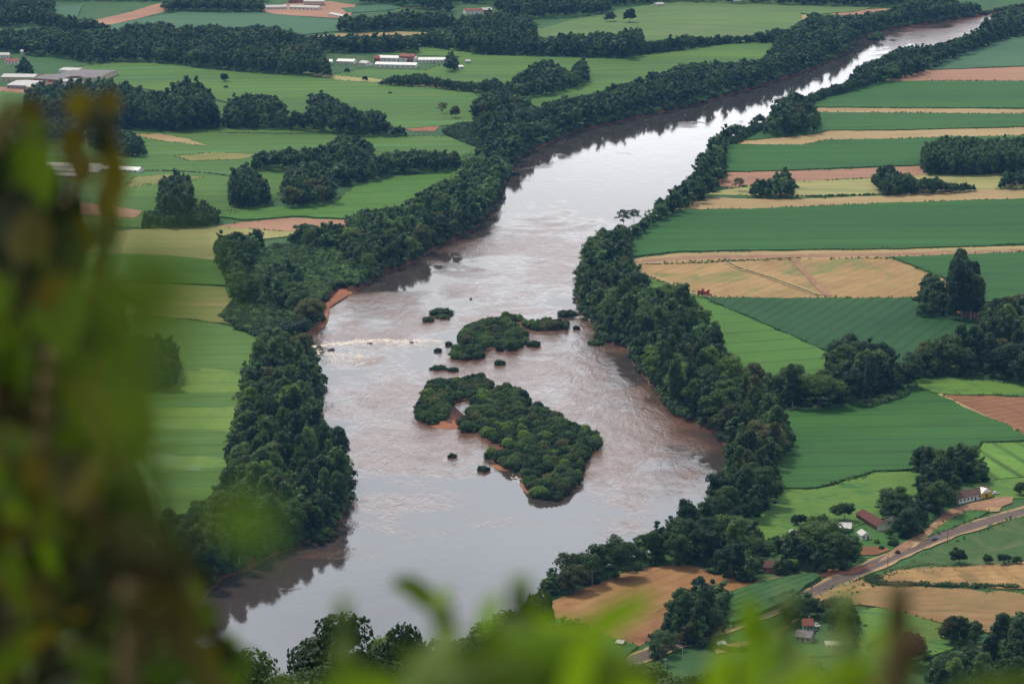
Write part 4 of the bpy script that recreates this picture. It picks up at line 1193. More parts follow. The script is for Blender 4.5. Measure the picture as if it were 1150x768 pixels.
# white water of the rapids: broken ridges of foam
m, t, out = new_mat('foam')
tc_ = t.n('ShaderNodeNewGeometry')
pf = principled(t, t.ramp(t.noise(tc_.outputs['Position'], .6, 4), [(.3, (0.42, 0.33, 0.24)), (.6, (0.76, 0.69, 0.60))]), .5, .3)
t.l(pf.outputs[0], out.inputs[0])
fv = []; ff = []
def foam_line(px, wid, n, amp):
    pts = smooth_path([G(x, y, WATER_Z) for x, y in px], 8)
    for k in range(n):
        i = random.randrange(len(pts) - 1)
        u = random.random()
        p_ = pts[i] + (pts[i + 1] - pts[i]) * u
        lump = math.sin(i * 1.7) * .5 + .5
        if random.random() > .35 + .65 * lump: continue
        x = p_[0] + random.gauss(0, 1.0); y = p_[1] + random.gauss(0, wid)
        sx = random.uniform(.5, 2.6) * amp; sy = random.uniform(.4, 1.3) * amp; h = random.uniform(.12, .42) * amp
        b0 = len(fv)
        seg = 7
        for q in range(seg):
            a = 6.283 * q / seg
            rr = random.uniform(.7, 1.2)
            fv.append((x + sx * rr * math.cos(a), y + sy * rr * math.sin(a), WATER_Z - .03))
        fv.append((x + random.uniform(-.2, .2), y, WATER_Z + h))
        for q in range(seg):
            ff.append((b0 + q, b0 + (q + 1) % seg, b0 + seg))
foam_line([(345, 391), (360, 388), (383, 386), (400, 384), (425, 382), (450, 383), (475, 383), (500, 383)], 2.8, 470, .9)
foam_line([(352, 395), (372, 397), (392, 398), (405, 400)], 4.0, 110, .8)
foam_line([(640, 356), (655, 357), (668, 361)], 3.0, 60, .7)
foam_line([(575, 535), (583, 538), (590, 541)], 3.0, 30, .6)
foam_line([(395, 384), (430, 386), (470, 387), (500, 386)], 8.0, 170, .75)
foam_line([(345, 398), (365, 402), (395, 405), (420, 402)], 10.0, 150, .75)
foam = link('foam', mesh_np('foam', fv, None, ff, m, True))
tag(foam, 'broken white foam where the river drops over the rapids', 'foam', kind='stuff')

# ------------------------------------------------------------------ keep trees off buildings and roads
def around(pts):
    return np.array(pts, float)
AVOID += [around(a) for a in (
    [(952, 572), (975, 566), (1002, 586), (1000, 602), (978, 604), (955, 590)],
    [(1066, 548), (1085, 542), (1120, 546), (1120, 570), (1070, 572)],
    [(893, 709), (899, 694), (918, 692), (930, 702), (926, 722), (905, 732), (893, 724)],
    [(850, 624), (880, 622), (880, 658), (850, 658)], [(880, 592), (914, 592), (914, 614), (880, 614)], [(950, 606), (980, 600), (980, 622), (950, 624)],
    [(800, 716), (818, 716), (818, 732), (800, 732)],
    [(995, 735), (1015, 728), (1018, 742), (1000, 746)],
    [(930, 722), (950, 720), (950, 732), (930, 732)],
    [(310, 54), (336, 54), (336, 68), (310, 68)],
    [(225, -4), (262, -4), (262, 8), (225, 8)],
    [(295, -10), (405, -10), (405, 24), (295, 24)],
    [(505, 5), (560, 5), (560, 21), (505, 21)],
    [(-20, 60), (28, 60), (28, 78), (-20, 78)],
    [(360, 60), (505, 60), (505, 82), (360, 82)],
)]

# ------------------------------------------------------------------ plant everything
ORDER = sorted(range(len(ZONES)), key=lambda i: -ZONES[i][4][1] if False else i)
for (px, py, hh, kind, col, lab, pi_) in SINGLES:
    x, y = G(px, py)
    pr = PROTO[kind][pi_ % len(PROTO[kind])]
    remember(x, y, pr['R'] * hh * .8)
    placed.append(dict(kind=kind, p=pi_ % len(PROTO[kind]), x=x, y=y, z=0.0, h=hh, r=pr['R'] * hh, rz=rng.uniform(0, 6.28), col=col, zone=None, label=lab, s=1e6, sx=1.0))
for zn, kind, poly, hr, k, mix in ZONES:
    grow(zn, kind, poly, hr, k, mix)
AVOID.append(POOL)
AVOID += CHANNELS
for (px, py, wp, hp, col, lab) in LONE:
    x, y = G(px, py, WATER_Z)
    q_ = mpp(py)
    pi_ = int(rng.integers(3))
    h_ = hp * q_ * .56
    sx_ = 1.16 * wp * q_ / 2 / (PROTO['mound'][pi_]['R'] * h_)
    remember(x, y, wp * q_ / 2)
    placed.append(dict(kind='mound', p=pi_, x=x, y=y + 1.5, z=WATER_Z + .1, h=h_, r=wp * q_ / 2, rz=rng.uniform(0, 6.28), col=col, zone=None, label=lab, s=1e6, sx=sx_))
    rw_ = wp / 2 * .9
    islet('islet', [(px - rw_, py - 1.5), (px - rw_ * .5, py - 4), (px + rw_ * .5, py - 4), (px + rw_, py - 1.5), (px + rw_ * .5, py + .3), (px - rw_ * .5, py + .3)], .35, 'bank')
for zn, px, hr in ISLANDS:
    grow(zn, 'shrub', px, (3.4, 6.6), 1.15, (('mid', 3), ('light', 2), ('dark', 2), ('olive', 1)), WATER_Z + .2, True)
    grow(zn, 'mound', px, hr, 0.62, C_ISL, WATER_Z + .2, True)
# light green scrub in the gap of the brushy bank
BR = 'in the light scrub of the brushy bank'
grow(BR, 'shrub', [(285, 290), (305, 274), (340, 276), (384, 280), (408, 300), (412, 318), (384, 322), (374, 335), (366, 350), (340, 345), (300, 345), (285, 325), (276, 310)], (2, 4.5), .62, (('mid', 4), ('light', 5), ('dark', 1)))
grow(BR, 'shrub', [(246, 355), (262, 335), (290, 336), (312, 345), (335, 360), (330, 372), (300, 382), (270, 372)], (2, 4), .62, (('mid', 4), ('light', 2), ('dark', 3)))
grow(BR, 'shrub', [(350, 300), (375, 294), (396, 300), (392, 312), (372, 322), (352, 318)], (1.8, 3), .5, C_LIGHT)
grow('on the ground of the bend below the red pit', 'shrub', [(496, 146), (515, 138), (535, 138), (545, 155), (540, 168), (520, 160), (500, 152)], (2, 4), .66, C_FAR)
grow('at the edge of the grove between the two green fields', 'shrub', [(960, 456), (985, 446), (1010, 440), (1024, 436), (1020, 446), (975, 460)], (2, 4), .62, C_LIGHT)

def material_slot(o, mat):
    o.material_slots[0].link = 'OBJECT'
    o.material_slots[0].material = mat

# the far and small remainder is one mass
LIMIT = {'broad': 290, 'tall': 150, 'shrub': 150, 'airy': 60, 'mound': 280}
indiv = []; rest = []
for kind in LIMIT:
    q = [d for d in placed if d['kind'] == kind]
    for d in q:
        if not d.get('label'):
            a_, b_ = proj(np.array([[d['x'], d['y'], d['z'] + d['h'] * .7]]))[0]
            if not (2 < a_ < 1148 and 2 < b_ < 766): d['s'] = 0.0
    q.sort(key=lambda d: -d['s'])
    indiv += [d for d in q[:LIMIT[kind]] if d['s'] > 0]
    rest += [d for d in q[:LIMIT[kind]] if d['s'] <= 0] + q[LIMIT[kind]:]
print('PLANTS', len(placed), 'individual', len(indiv), 'mass', len(rest), {k: sum(d['kind'] == k for d in placed) for k in LIMIT})

def merged(name, items, mat, label, cat):
    V = []; F4 = []; F3 = []; T = []
    off = 0
    for d in items:
        v, f4, f3 = PROTO[d['kind']][d['p']]['far']
        c, s = math.cos(d['rz']), math.sin(d['rz'])
        sx = d['h'] * d['sx']
        w_ = np.empty_like(v)
        w_[:, 0] = (v[:, 0] * c - v[:, 1] * s) * sx + d['x']
        w_[:, 1] = (v[:, 0] * s + v[:, 1] * c) * sx + d['y']
        w_[:, 2] = v[:, 2] * d['h'] + d['z']
        V.append(w_)
        F4.append(f4 + off)
        if f3 is not None: F3.append(f3 + off)
        tone = {'dark': .22, 'blue': .30, 'mid': .52, 'olive': .6, 'light': .9}[d['col']] + rng.uniform(-.15, .15)
        T.append(np.full(len(v), tone, np.float32))
        off += len(v)
    me = mesh_np(name, np.concatenate(V), np.concatenate(F4), np.concatenate(F3) if F3 else None, mat)
    at = me.attributes.new('tint', 'FLOAT', 'POINT')
    at.data.foreach_set('value', np.concatenate(T))
    o = link(name, me)
    tag(o, label, cat, kind='stuff')
    return o
merged('distant_woodland', rest, FAR_LEAF, 'dark green woodland massed along the river and across the far plain', 'woodland')

# low growth filling the wooded banks under and between the trees
low = []
for zn, kind, poly, hr, k, mix in ZONES:
    if not any(s in zn for s in ('belt', 'bank', 'wood between', 'point', 'grove between', 'behind the long', 'barn', 'thicket')): continue
    P = np.array(poly, float)
    x, y, q = scatter(P, 40.0, 0.0, False)
    n_ = int(len(x) * .28)
    x, y = x[:n_], y[:n_]
    hh = rng.uniform(1.6, 3.8, n_)
    ok = seen_mask(x, y, 0.0, hh, hh * .8, P)
    for i in np.nonzero(ok)[0]:
        low.append(dict(kind='shrub', p=int(rng.integers(3)), x=x[i], y=y[i], z=-.1, h=hh[i], rz=rng.uniform(0, 6), col=wpick((('dark', 3), ('mid', 4), ('light', 1.5))), sx=1.15))
# scrub leaning over the water along both banks
for loop, poly_in in ((offset_loop(river_line, 2.0), None),):
    for i in range(len(loop)):
        a = loop[i]; b_ = loop[(i + 1) % len(loop)]
        if a[1] > 4300 or a[1] < 1250: continue
        L = np.linalg.norm(b_ - a)
        if L > 150: continue
        for q in range(int(L / 4.0) + 1):
            if rng.uniform() < .12: continue
            p_ = a + (b_ - a) * rng.uniform()
            hh = rng.uniform(2.6, 5.4)
            px, py = proj(np.array([[p_[0], p_[1], 0]]))[0]
            if 334 < px < 400 and 318 < py < 382 and rng.uniform() < .85: continue
            low.append(dict(kind='shrub', p=int(rng.integers(3)), x=p_[0] + rng.normal() * .8, y=p_[1] + rng.normal() * .8, z=-2.6, h=hh, rz=rng.uniform(0, 6), col=wpick((('dark', 3), ('mid', 4), ('light', .8))), sx=1.1))
print('LOW', len(low))
merged('undergrowth', low, FAR_LEAF, 'low dark undergrowth filling the wooded banks beneath the trees', 'undergrowth')

# ------------------------------------------------------------------ individual plants, named and told apart
KIND_NAME = {'broad': ('broadleaf_tree', 'tree'), 'tall': ('eucalyptus_tree', 'tree'), 'airy': ('open_crowned_tree', 'tree'), 'shrub': ('shrub', 'shrub'), 'mound': ('island_shrub', 'shrub')}
NOUN = {'broad': 'broadleaf tree', 'tall': 'eucalyptus', 'airy': 'open-crowned tree', 'shrub': 'shrub', 'mound': 'spreading shrub'}
by = {}
for d in indiv:
    if d.get('label'): continue
    hs = sorted(q['h'] for q in indiv if q['kind'] == d['kind'] and q['zone'] == d['zone'])
    rk = hs.index(d['h']) / max(1, len(hs) - 1) if len(hs) > 1 else .5
    d['size'] = 'low' if rk < .25 else ('medium' if rk < .7 else 'tall')
    if d['kind'] in ('shrub', 'mound'): d['size'] = {'low': 'tiny', 'medium': 'rounded', 'tall': 'big'}[d['size']]
    by.setdefault((d['size'], d['col'], d['kind'], d['zone']), []).append(d)
for (size, col, kind, zone), q in by.items():
    base = f'{size} {COLWORD[col]} {NOUN[kind]} {zone}'
    if len(q) == 1:
        q[0]['label'] = base
        continue
    q.sort(key=lambda d: d['y'])
    words = {0: 'lowest in view', len(q) - 1: 'farthest upstream'}
    xs = sorted(q, key=lambda d: d['x'] / d['y'])
    for i, d in enumerate(q):
        extra = words.get(i)
        if extra is None and d is xs[0]: extra = 'leftmost of these'
        if extra is None and d is xs[-1]: extra = 'rightmost of these'
        if extra is None and len(q) > 5:
            # its nearest neighbour of another colour says where it stands
            nb = min((e for e in indiv if e is not d and e.get('col') != col and e.get('size')), key=lambda e: (e['x'] - d['x']) ** 2 + (e['y'] - d['y']) ** 2)
            extra = f"by a {nb['size']} {COLWORD[nb['col']]} one"
        lab = base + ', ' + (extra or 'among its like')
        ww = lab.split()
        d['label'] = lab if len(ww) <= 16 else base
seen_first = {}
def put_plant(d):
    name, cat = KIND_NAME['broad' if d['kind'] == 'near' else d['kind']]
    pr = PROTO[d['kind']][d['p']]
    loc = (d['x'], d['y'], d['z'])
    sc = (d['h'] * d['sx'], d['h'] * d['sx'], d['h'])
    if pr['trunk'] is None:
        o = link(name, pr['crown'])
        material_slot(o, LEAF[d['col']])
    else:
        o = empty(name)
        c_ = link('crown', pr['crown'], o)
        material_slot(c_, LEAF[d['col']])
        link('trunk', pr['trunk'], o)
    o.location = loc
    o.rotation_euler = (0, 0, d['rz'])
    o.scale = sc
    tag(o, d['label'], cat, d.get('group') or (None if d['zone'] is None else ('shrubs ' if cat == 'shrub' else 'trees ') + d['zone']))
    return o
for d in indiv:
    put_plant(d)

# rough grass and weeds along the edges of the fields, so that no two plots meet in a clean line
tv = []; tf = 0
pts_all = []
for pts, hh in EDGES:
    nn = len(pts)
    for i in range(nn):
        a = pts[i]; b_ = pts[(i + 1) % nn]
        L = np.linalg.norm(b_ - a)
        if a[1] > 3600 or abs(a[0]) > a[1] * .17 + 30: continue
        for q in range(int(L / 1.3)):
            if math.sin(a[0] * .05 + a[1] * .03 + q * .02) + rng.uniform(-1, 1) < -.2: continue
            p_ = a + (b_ - a) * rng.uniform()
            pts_all.append((p_[0] + rng.normal() * .9, p_[1] + rng.normal() * 1.3))
pts_all = np.array(pts_all)
nq = len(pts_all)
c_ = np.concatenate([pts_all, np.zeros((nq, 1))], 1)
an = rng.uniform(0, 6.28, nq)
wd_ = rng.uniform(.4, 1.1, nq); ht = rng.uniform(.35, 1.15, nq)
ux, uy = np.cos(an) * wd_, np.sin(an) * wd_
lx, ly = rng.normal(0, .5, nq), rng.normal(0, .5, nq)
quad = np.stack([np.stack([c_[:, 0] - ux, c_[:, 1] - uy, np.zeros(nq)], 1), np.stack([c_[:, 0] + ux, c_[:, 1] + uy, np.zeros(nq)], 1),
                 np.stack([c_[:, 0] + ux * .7 + lx, c_[:, 1] + uy * .7 + ly, ht + .5], 1), np.stack([c_[:, 0] - ux * .6 + lx, c_[:, 1] - uy * .6 + ly, ht + .3], 1)], 1).reshape(-1, 3)
me = mesh_np('margin_grass', quad, np.arange(nq * 4).reshape(-1, 4), None, FAR_LEAF)
at_ = me.attributes.new('tint', 'FLOAT', 'POINT')
at_.data.foreach_set('value', np.repeat(rng.uniform(.45, 1.0, nq).astype(np.float32), 4))
tag(link('margin_grass', me), 'rough weeds and grass along the borders of the fields', 'grass', kind='stuff')
print('MARGIN', nq)
# ------------------------------------------------------------------ buildings and other made things
BM = dict(
 white=simple_mat('white_wall', (0.80, 0.79, 0.76), .8, .2, .12, .4),
 cream=simple_mat('cream_wall', (0.62, 0.52, 0.38), .8, .2, .15, .4),
 grey=simple_mat('grey_wall', (0.36, 0.35, 0.34), .8, .2, .2, .4),
 blue=simple_mat('blue_wall', (0.30, 0.48, 0.52), .8, .2, .15, .4),
 wood=simple_mat('wood_wall', (0.16, 0.095, 0.06), .85, .2, .3, .6),
 brick=simple_mat('brick_wall', (0.36, 0.16, 0.10), .85, .2, .25, .6),
 yellow=simple_mat('yellow_wall', (0.72, 0.47, 0.05), .75, .2, .12, .5),
 rust=simple_mat('rust_roof', (0.105, 0.036, 0.026), .8, .2, .35, .5),
 tile=simple_mat('tile_roof', (0.20, 0.065, 0.042), .8, .2, .3, .7),
 brown=simple_mat('brown_roof', (0.10, 0.055, 0.045), .8, .2, .3, .5),
 zinc=simple_mat('zinc_roof', (0.46, 0.44, 0.42), .5, .4, .15, .3),
 whiteroof=simple_mat('white_roof', (0.78, 0.77, 0.75), .5, .4, .1, .3),
 slate=simple_mat('slate_roof', (0.16, 0.14, 0.145), .7, .3, .25, .4),
 redroof=simple_mat('red_roof', (0.24, 0.06, 0.045), .75, .3, .25, .4),
 glass=simple_mat('window_glass', (0.025, 0.03, 0.035), .12, .6, .1, 1.0),
 frame=simple_mat('window_frame', (0.30, 0.28, 0.25), .6, .3, .1, 1.0),
 steel=simple_mat('grey_steel', (0.30, 0.30, 0.29), .5, .5, .15, 2.0, .4),
 post=simple_mat('post_wood', (0.17, 0.13, 0.10), .85, .2, .3, 2.0),
 concrete=simple_mat('pale_concrete', (0.50, 0.46, 0.38), .85, .2, .2, 2.0),
 black=simple_mat('black_rubber', (0.018, 0.018, 0.02), .7, .3, .2, 3.0),
 carblue=simple_mat('car_blue', (0.045, 0.11, 0.20), .28, .5, .06, 1.0),
 tractor=simple_mat('machine_red', (0.40, 0.045, 0.03), .45, .4, .15, 1.5),
 lamp=simple_mat('lamp_glass', (0.75, 0.75, 0.72), .2, .5, .05, 4.0),
 tail=simple_mat('tail_glass', (0.35, 0.02, 0.02), .25, .5, .05, 4.0),
)

def building(name, label, cat, A, B, depth, wall_h, roof_h, wall='white', roof='tile', across=False, windows=3, door=True,
             over=.45, gable=None, win_h=1.1, group=None, side_windows=1, chimney=False, mono=False):
    """gabled building from the two front base corners in the picture; local x runs along the front, y to the back"""
    ax, ay = G(*A); bx, by_ = G(*B)
    L = math.hypot(bx - ax, by_ - ay)
    rz = math.atan2(by_ - ay, bx - ax)
    root = empty(name, (ax, ay, 0.05), rz)
    tag(root, label, cat, group)
    D = depth
    if mono:
        mb = MB(); mb.prism([(0, -.3), (0, wall_h), (D, wall_h + roof_h), (D, -.3)], 'x', 0, L); mb.build('wall', BM[wall], root)
        mb = MB(); mb.prism([(-over, wall_h + .03 - over * roof_h / D), (-over, wall_h + .17 - over * roof_h / D), (D + over, wall_h + roof_h + .17 + over * roof_h / D), (D + over, wall_h + roof_h + .03 + over * roof_h / D)], 'x', -over, L + over)
        rf = mb.build('roof', BM[roof], root)
    elif not across:
        mb = MB(); mb.prism([(0, -.3), (0, wall_h), (D / 2, wall_h + roof_h), (D, wall_h), (D, -.3)], 'x', 0, L); mb.build('wall', BM[wall], root)
        k = roof_h / (D / 2)
        mb = MB()
        mb.prism([(-over, wall_h - over * k + .02), (-over, wall_h - over * k + .16), (D / 2, wall_h + roof_h + .16), (D + over, wall_h - over * k + .16), (D + over, wall_h - over * k + .02), (D / 2, wall_h + roof_h + .02)], 'x', -over, L + over)
        rf = mb.build('roof', BM[roof], root)
        if gable:
            mb = MB(); mb.prism([(0, 0), (0, wall_h - .1), (D / 2, wall_h + roof_h - .12), (D, wall_h - .1), (D, 0)], 'x', L + .01, L + .06); mb.build('gable_end', BM[gable], root)
    else:
        mb = MB(); mb.prism([(0, -.3), (0, wall_h), (L / 2, wall_h + roof_h), (L, wall_h), (L, -.3)], 'y', 0, D); mb.build('wall', BM[wall], root)
        k = roof_h / (L / 2)
        mb = MB()
        mb.prism([(-over, wall_h - over * k + .02), (-over, wall_h - over * k + .16), (L / 2, wall_h + roof_h + .16), (L + over, wall_h - over * k + .16), (L + over, wall_h - over * k + .02), (L / 2, wall_h + roof_h + .02)], 'y', -over, D + over)
        rf = mb.build('roof', BM[roof], root)
    if chimney:
        MB().box((L * .7, D * .6, wall_h + roof_h + .3), (.6, .6, 1.2)).build('chimney', BM['brick'], rf)
    zc = min(wall_h * .58, 1.6)
    hh = min(win_h, wall_h * .45)
    slots = windows + (1 if door else 0)
    for i in range(slots):
        x = L * (i + .5) / slots
        wd = min(1.5, L / slots * .5)
        if door and i == slots // 2:
            dd = MB().box((x, -.03, min(1.05, wall_h * .42)), (min(1.1, wd), .06, min(2.1, wall_h * .84))).build('door', BM['wood'], root)
            MB().box((x + .3, -.09, 1.0), (.08, .06, .08)).build('handle', BM['steel'], dd)
            continue
        f = MB().box((x, -.02, zc), (wd, .05, hh)).build('window', BM['frame'], root)
        MB().box((x, -.05, zc), (wd - .2, .04, hh - .2)).build('pane', BM['glass'], f)
    for i in range(side_windows):
        for xs, s in ((0, -1), (L, 1)):
            if s > 0 and gable and not side_windows: continue
            y = D * (i + .5) / side_windows
            off = .09 if (gable and s > 0) else .02
            wd = min(1.3, D / max(1, side_windows) * .45)
            f = MB().box((xs + s * off, y, zc), (.05, wd, hh)).build('window', BM['frame'], root)
            MB().box((xs + s * (off + .03), y, zc), (.04, wd - .2, hh - .2)).build('pane', BM['glass'], f)
    return root, L

# --- farm beside the road
building('barn', 'long barn with a rusty brown roof and a white end wall', 'barn', (961.5, 582), (985, 596.5), 7.0, 2.6, 1.9, 'wood', 'rust', windows=5, gable='white', side_windows=0)
hall, hl = building('roadside_hall', 'long white building with a brown roof and a yellow end section', 'building', (1077, 566), (1114, 557.5), 9, 2.9, 2.0, 'white', 'brown', windows=8, side_windows=2)
MB().prism([(hl * .66, .05), (hl * .66, 2.75), (hl * .995, 2.75), (hl * .995, .05)], 'y', -.22, -.10).build('yellow_section', BM['yellow'], hall)
MB().prism([(hl * .64, 2.78), (hl * .83, 5.1), (hl * 1.015, 2.78)], 'y', -.5, 4.0).build('gable', BM['white'], hall)
hd = MB().box((hl * .83, -.25, 1.1), (1.6, .06, 2.0)).build('door', BM['wood'], hall)
MB().box((hl * .83 + .5, -.3, 1.1), (.1, .06, .1)).build('handle', BM['steel'], hd)
building('farm_shed', 'low open shed with a flat white roof beside the barn', 'shed', (940.5, 598), (955, 598.5), 9, 2.2, .5, 'wood', 'zinc', mono=True, windows=2, side_windows=0)
building('farm_shed', 'white metal roof shed at the pasture edge, joined by a red roof', 'shed', (884, 603.5), (897, 605.5), 8, 2.2, .9, 'grey', 'zinc', windows=2, side_windows=1)
building('farm_shed', 'small shed with a dull red roof beside the white metal one', 'shed', (898.5, 605.5), (908, 605), 8, 2.3, 1.0, 'cream', 'redroof', windows=1, side_windows=1)
building('farm_shed', 'tiny shed with a bright red roof beside the garden row', 'shed', (923, 594), (932, 594), 4.5, 1.7, .9, 'brick', 'redroof', windows=1, side_windows=0)
building('cottage', 'small white cottage with a pale gable below the barn', 'house', (968, 606.5), (977, 606), 7, 2.3, 1.3, 'white', 'zinc', across=True, windows=1, side_windows=1)
building('brick_outhouse', 'low brick outhouse behind the dark trees by the barn', 'shed', (936, 604), (944, 605), 5, 1.9, .8, 'brick', 'tile', windows=1, side_windows=0)
building('farm_house', 'brown-roofed house among orchard trees below the river wood', 'house', (857, 643), (873, 644), 8, 2.8, 2.2, 'brick', 'brown', windows=2, side_windows=1, chimney=True)
building('farm_house', 'red-roofed cottage with a pale blue end wall below the wheat', 'house', (902, 708.5), (913, 708.5), 7.5, 2.6, 1.9, 'blue', 'tile', windows=2, side_windows=1, chimney=True)
building('cottage', 'small white annex beside the red-roofed cottage', 'house', (914, 708), (920, 707), 4, 1.9, .8, 'white', 'zinc', windows=1, side_windows=0)
building('farm_house', 'grey-roofed house just below the red-roofed cottage', 'house', (893, 720), (910, 722), 7, 2.4, 1.9, 'grey', 'slate', windows=2, side_windows=1)
building('farm_shed', 'low pale yellow-green shed on the bare yard', 'shed', (928, 729), (945, 729), 4, 1.9, .4, 'cream', 'concrete', mono=True, windows=2, side_windows=0)
building('roadside_shed', 'small pale shed at the bend of the lower road', 'shed', (807, 729), (815, 728), 4, 2.1, .8, 'cream', 'zinc', windows=1, side_windows=0)
building('field_hut', 'small white hut with a red side at the tip of the harvested field', 'hut', (692, 726), (699, 727), 3.2, 1.9, .8, 'brick', 'zinc', windows=1, side_windows=0)
building('field_hut', 'lone white hut at the corner of the dark row field', 'hut', (656.5, 753), (663, 753), 3, 1.6, .6, 'white', 'zinc', windows=1, side_windows=0)
# --- top of the picture
building('poultry_shed', 'rear long white poultry shed on the rolling field', 'poultry shed', (8, 188), (112, 190.5), 12, 2.4, 2.0, 'white', 'whiteroof', windows=16, door=False, side_windows=0, group='long white poultry sheds on the rolling field')
building('poultry_shed', 'long white poultry shed reaching farthest right on the rolling field', 'poultry shed', (60, 190), (155, 195), 12, 2.6, 2.0, 'white', 'whiteroof', windows=16, door=False, side_windows=0, group='long white poultry sheds on the rolling field')
building('poultry_shed', 'middle white poultry shed on the rolling field', 'poultry shed', (6, 193), (110, 196.5), 12, 2.4, 2.0, 'white', 'whiteroof', windows=16, door=False, side_windows=0, group='long white poultry sheds on the rolling field')
building('poultry_shed', 'front and shortest white poultry shed on the rolling field', 'poultry shed', (20, 199), (88, 201), 12, 2.4, 2.0, 'white', 'whiteroof', windows=10, door=False, side_windows=0, group='long white poultry sheds on the rolling field')
FG = 'factory sheds beside the far green field'
for lab, A, B, dp, wh, rh, wl_, rf_ in (
  ('long factory shed with a cream front and red roof edge', (1, 92), (38, 92.5), 30, 5, 1.8, 'cream', 'zinc'),
  ('factory shed with a broad white roof in front of the red-edged one', (8, 100), (34, 101), 45, 4, 2.2, 'grey', 'zinc'),
  ('low factory shed with a yellow front wall', (30, 102), (49, 102.5), 18, 4, 1.2, 'yellow', 'zinc'),
  ('dark-roofed middle hall of the factory', (38, 94), (66, 96), 42, 5.5, 2.0, 'brick', 'slate'),
  ('white-fronted factory block with a tall flat face', (68, 98.5), (88, 98), 20, 6.5, 1.0, 'white', 'zinc'),
  ('wide grey-roofed hall at the back of the factory', (62, 92), (112, 93), 70, 5, 2.0, 'cream', 'slate'),
  ('small white-roofed block on top corner of the factory', (66, 84), (86, 85), 25, 5, 1.5, 'white', 'zinc'),
  ('low white shed between the yellow front and the white block', (48, 98.5), (68, 99.5), 16, 3.5, 1.2, 'white', 'redroof'),
  ('small white lean-to at the right end of the factory front', (86, 97), (95, 97.5), 12, 3.2, 1.0, 'white', 'zinc')):
    building('factory_shed', lab, 'factory shed', A, B, dp, wh, rh, wl_, rf_, windows=5, door=True, side_windows=0, group=FG)
field('yard', [(-10, 104), (0, 98), (50, 103), (95, 99), (135, 98), (128, 103), (60, 106)], M['pink_soil'], 0, 1, 20)
for lab, A, B, dp, wh, rh, wl_, rf_ in (
  ('white house with a grey roof farthest up the left edge', (-2, 66), (10, 66), 12, 4, 2, 'white', 'zinc'),
  ('white house below the one at the left edge, near the trees', (5, 73), (20, 73), 14, 4, 2, 'white', 'redroof'),
  ('tiny white house standing off among the far left trees', (23, 62), (28, 62), 8, 4, 1.5, 'white', 'zinc'),
  ('white house alone in the wide far woodland', (317, 62.5), (329, 62), 11, 5, 3, 'white', 'tile'),
  ('white two part house on the far grey field edge', (229, 7), (243, 7), 14, 6, 2.5, 'white', 'zinc'),
  ('smaller white house beside the two part one', (242, 6), (252, 6), 12, 6, 2.5, 'white', 'zinc'),
  ('white and red house on the far hillside', (523, 16.5), (543, 16), 14, 5, 2, 'white', 'redroof'),
  ('red-walled house next to the white and red one', (543, 16), (553, 15.5), 12, 5, 2.5, 'brick', 'zinc'),
  ('small white house on the green hill at the top', (738, 8), (746, 7.5), 10, 3.5, 1.5, 'white', 'zinc'),
  ('tiny white house at the top beside the tan field', (820, 4), (833, 4), 10, 3.5, 1.5, 'white', 'zinc'),
  ('tiny white hut past the end of the long white sheds', (516, 78.5), (521, 78), 8, 3, 1.2, 'white', 'whiteroof'),
  ('tiny white hut above the other past the long sheds', (523, 72), (528, 72), 8, 3, 1.2, 'white', 'zinc')):
    building('far_house', lab, 'house', A, B, dp, wh, rh, wl_, rf_, windows=3, side_windows=1)
YG = 'sheds in the red yard at the top'
field('yard', [(290, 12), (320, 5), (370, 2), (400, 6), (392, 22), (360, 20), (310, 17)], M['pink_soil'], 0, 1, 20)
for lab, A, B, dp, wh, rh, wl_, rf_ in (
  ('white long shed at the near side of the red yard', (299, 11.5), (322, 11), 14, 3.5, 2, 'white', 'zinc'),
  ('second white long shed of the red yard, nearer the trees', (325, 11), (357, 12), 14, 3.5, 2, 'white', 'zinc'),
  ('red-roofed hall behind the white sheds', (324, 4), (340, 4), 25, 5, 2, 'brick', 'redroof'),
  ('cream house row at the back of the red yard', (341, 7), (364, 7), 16, 6, 2, 'cream', 'zinc'),
  ('low white shed slanting at the right of the red yard', (369, 18), (388, 22), 10, 3, 1.2, 'white', 'zinc')):
    building('far_shed', lab, 'shed', A, B, dp, wh, rh, wl_, rf_, windows=6, side_windows=0, group=YG)
LG = 'long white sheds across the far green field'
for lab, A, B, dp, wh, rh, wl_, rf_ in (
  ('first and shortest of the long white sheds', (364, 73), (373, 73), 12, 3.5, 2, 'white', 'whiteroof'),
  ('second of the long white sheds, left of the red one', (378, 72.5), (397, 73), 14, 3.5, 2, 'white', 'whiteroof'),
  ('small white house between the long sheds', (403, 74), (411, 75), 10, 3.5, 2, 'white', 'zinc'),
  ('red-walled shed end rising between the long sheds', (420, 71), (426, 71), 12, 5.5, 2, 'brick', 'redroof'),
  ('rear long white shed with a pale roof', (424, 69), (466, 70), 14, 4, 2, 'white', 'whiteroof'),
  ('front long white shed below the pale-roofed one', (421, 76), (467, 77), 14, 3.5, 2, 'white', 'whiteroof'),
  ('red-roofed hall behind the long white sheds', (448, 69.5), (464, 70), 18, 6, 2, 'brick', 'redroof'),
  ('last long white shed at the tree clump', (470, 71), (502, 71), 14, 3.5, 2, 'white', 'whiteroof')):
    building('long_shed', lab, 'shed', A, B, dp, wh, rh, wl_, rf_, windows=7, side_windows=0, group=LG)

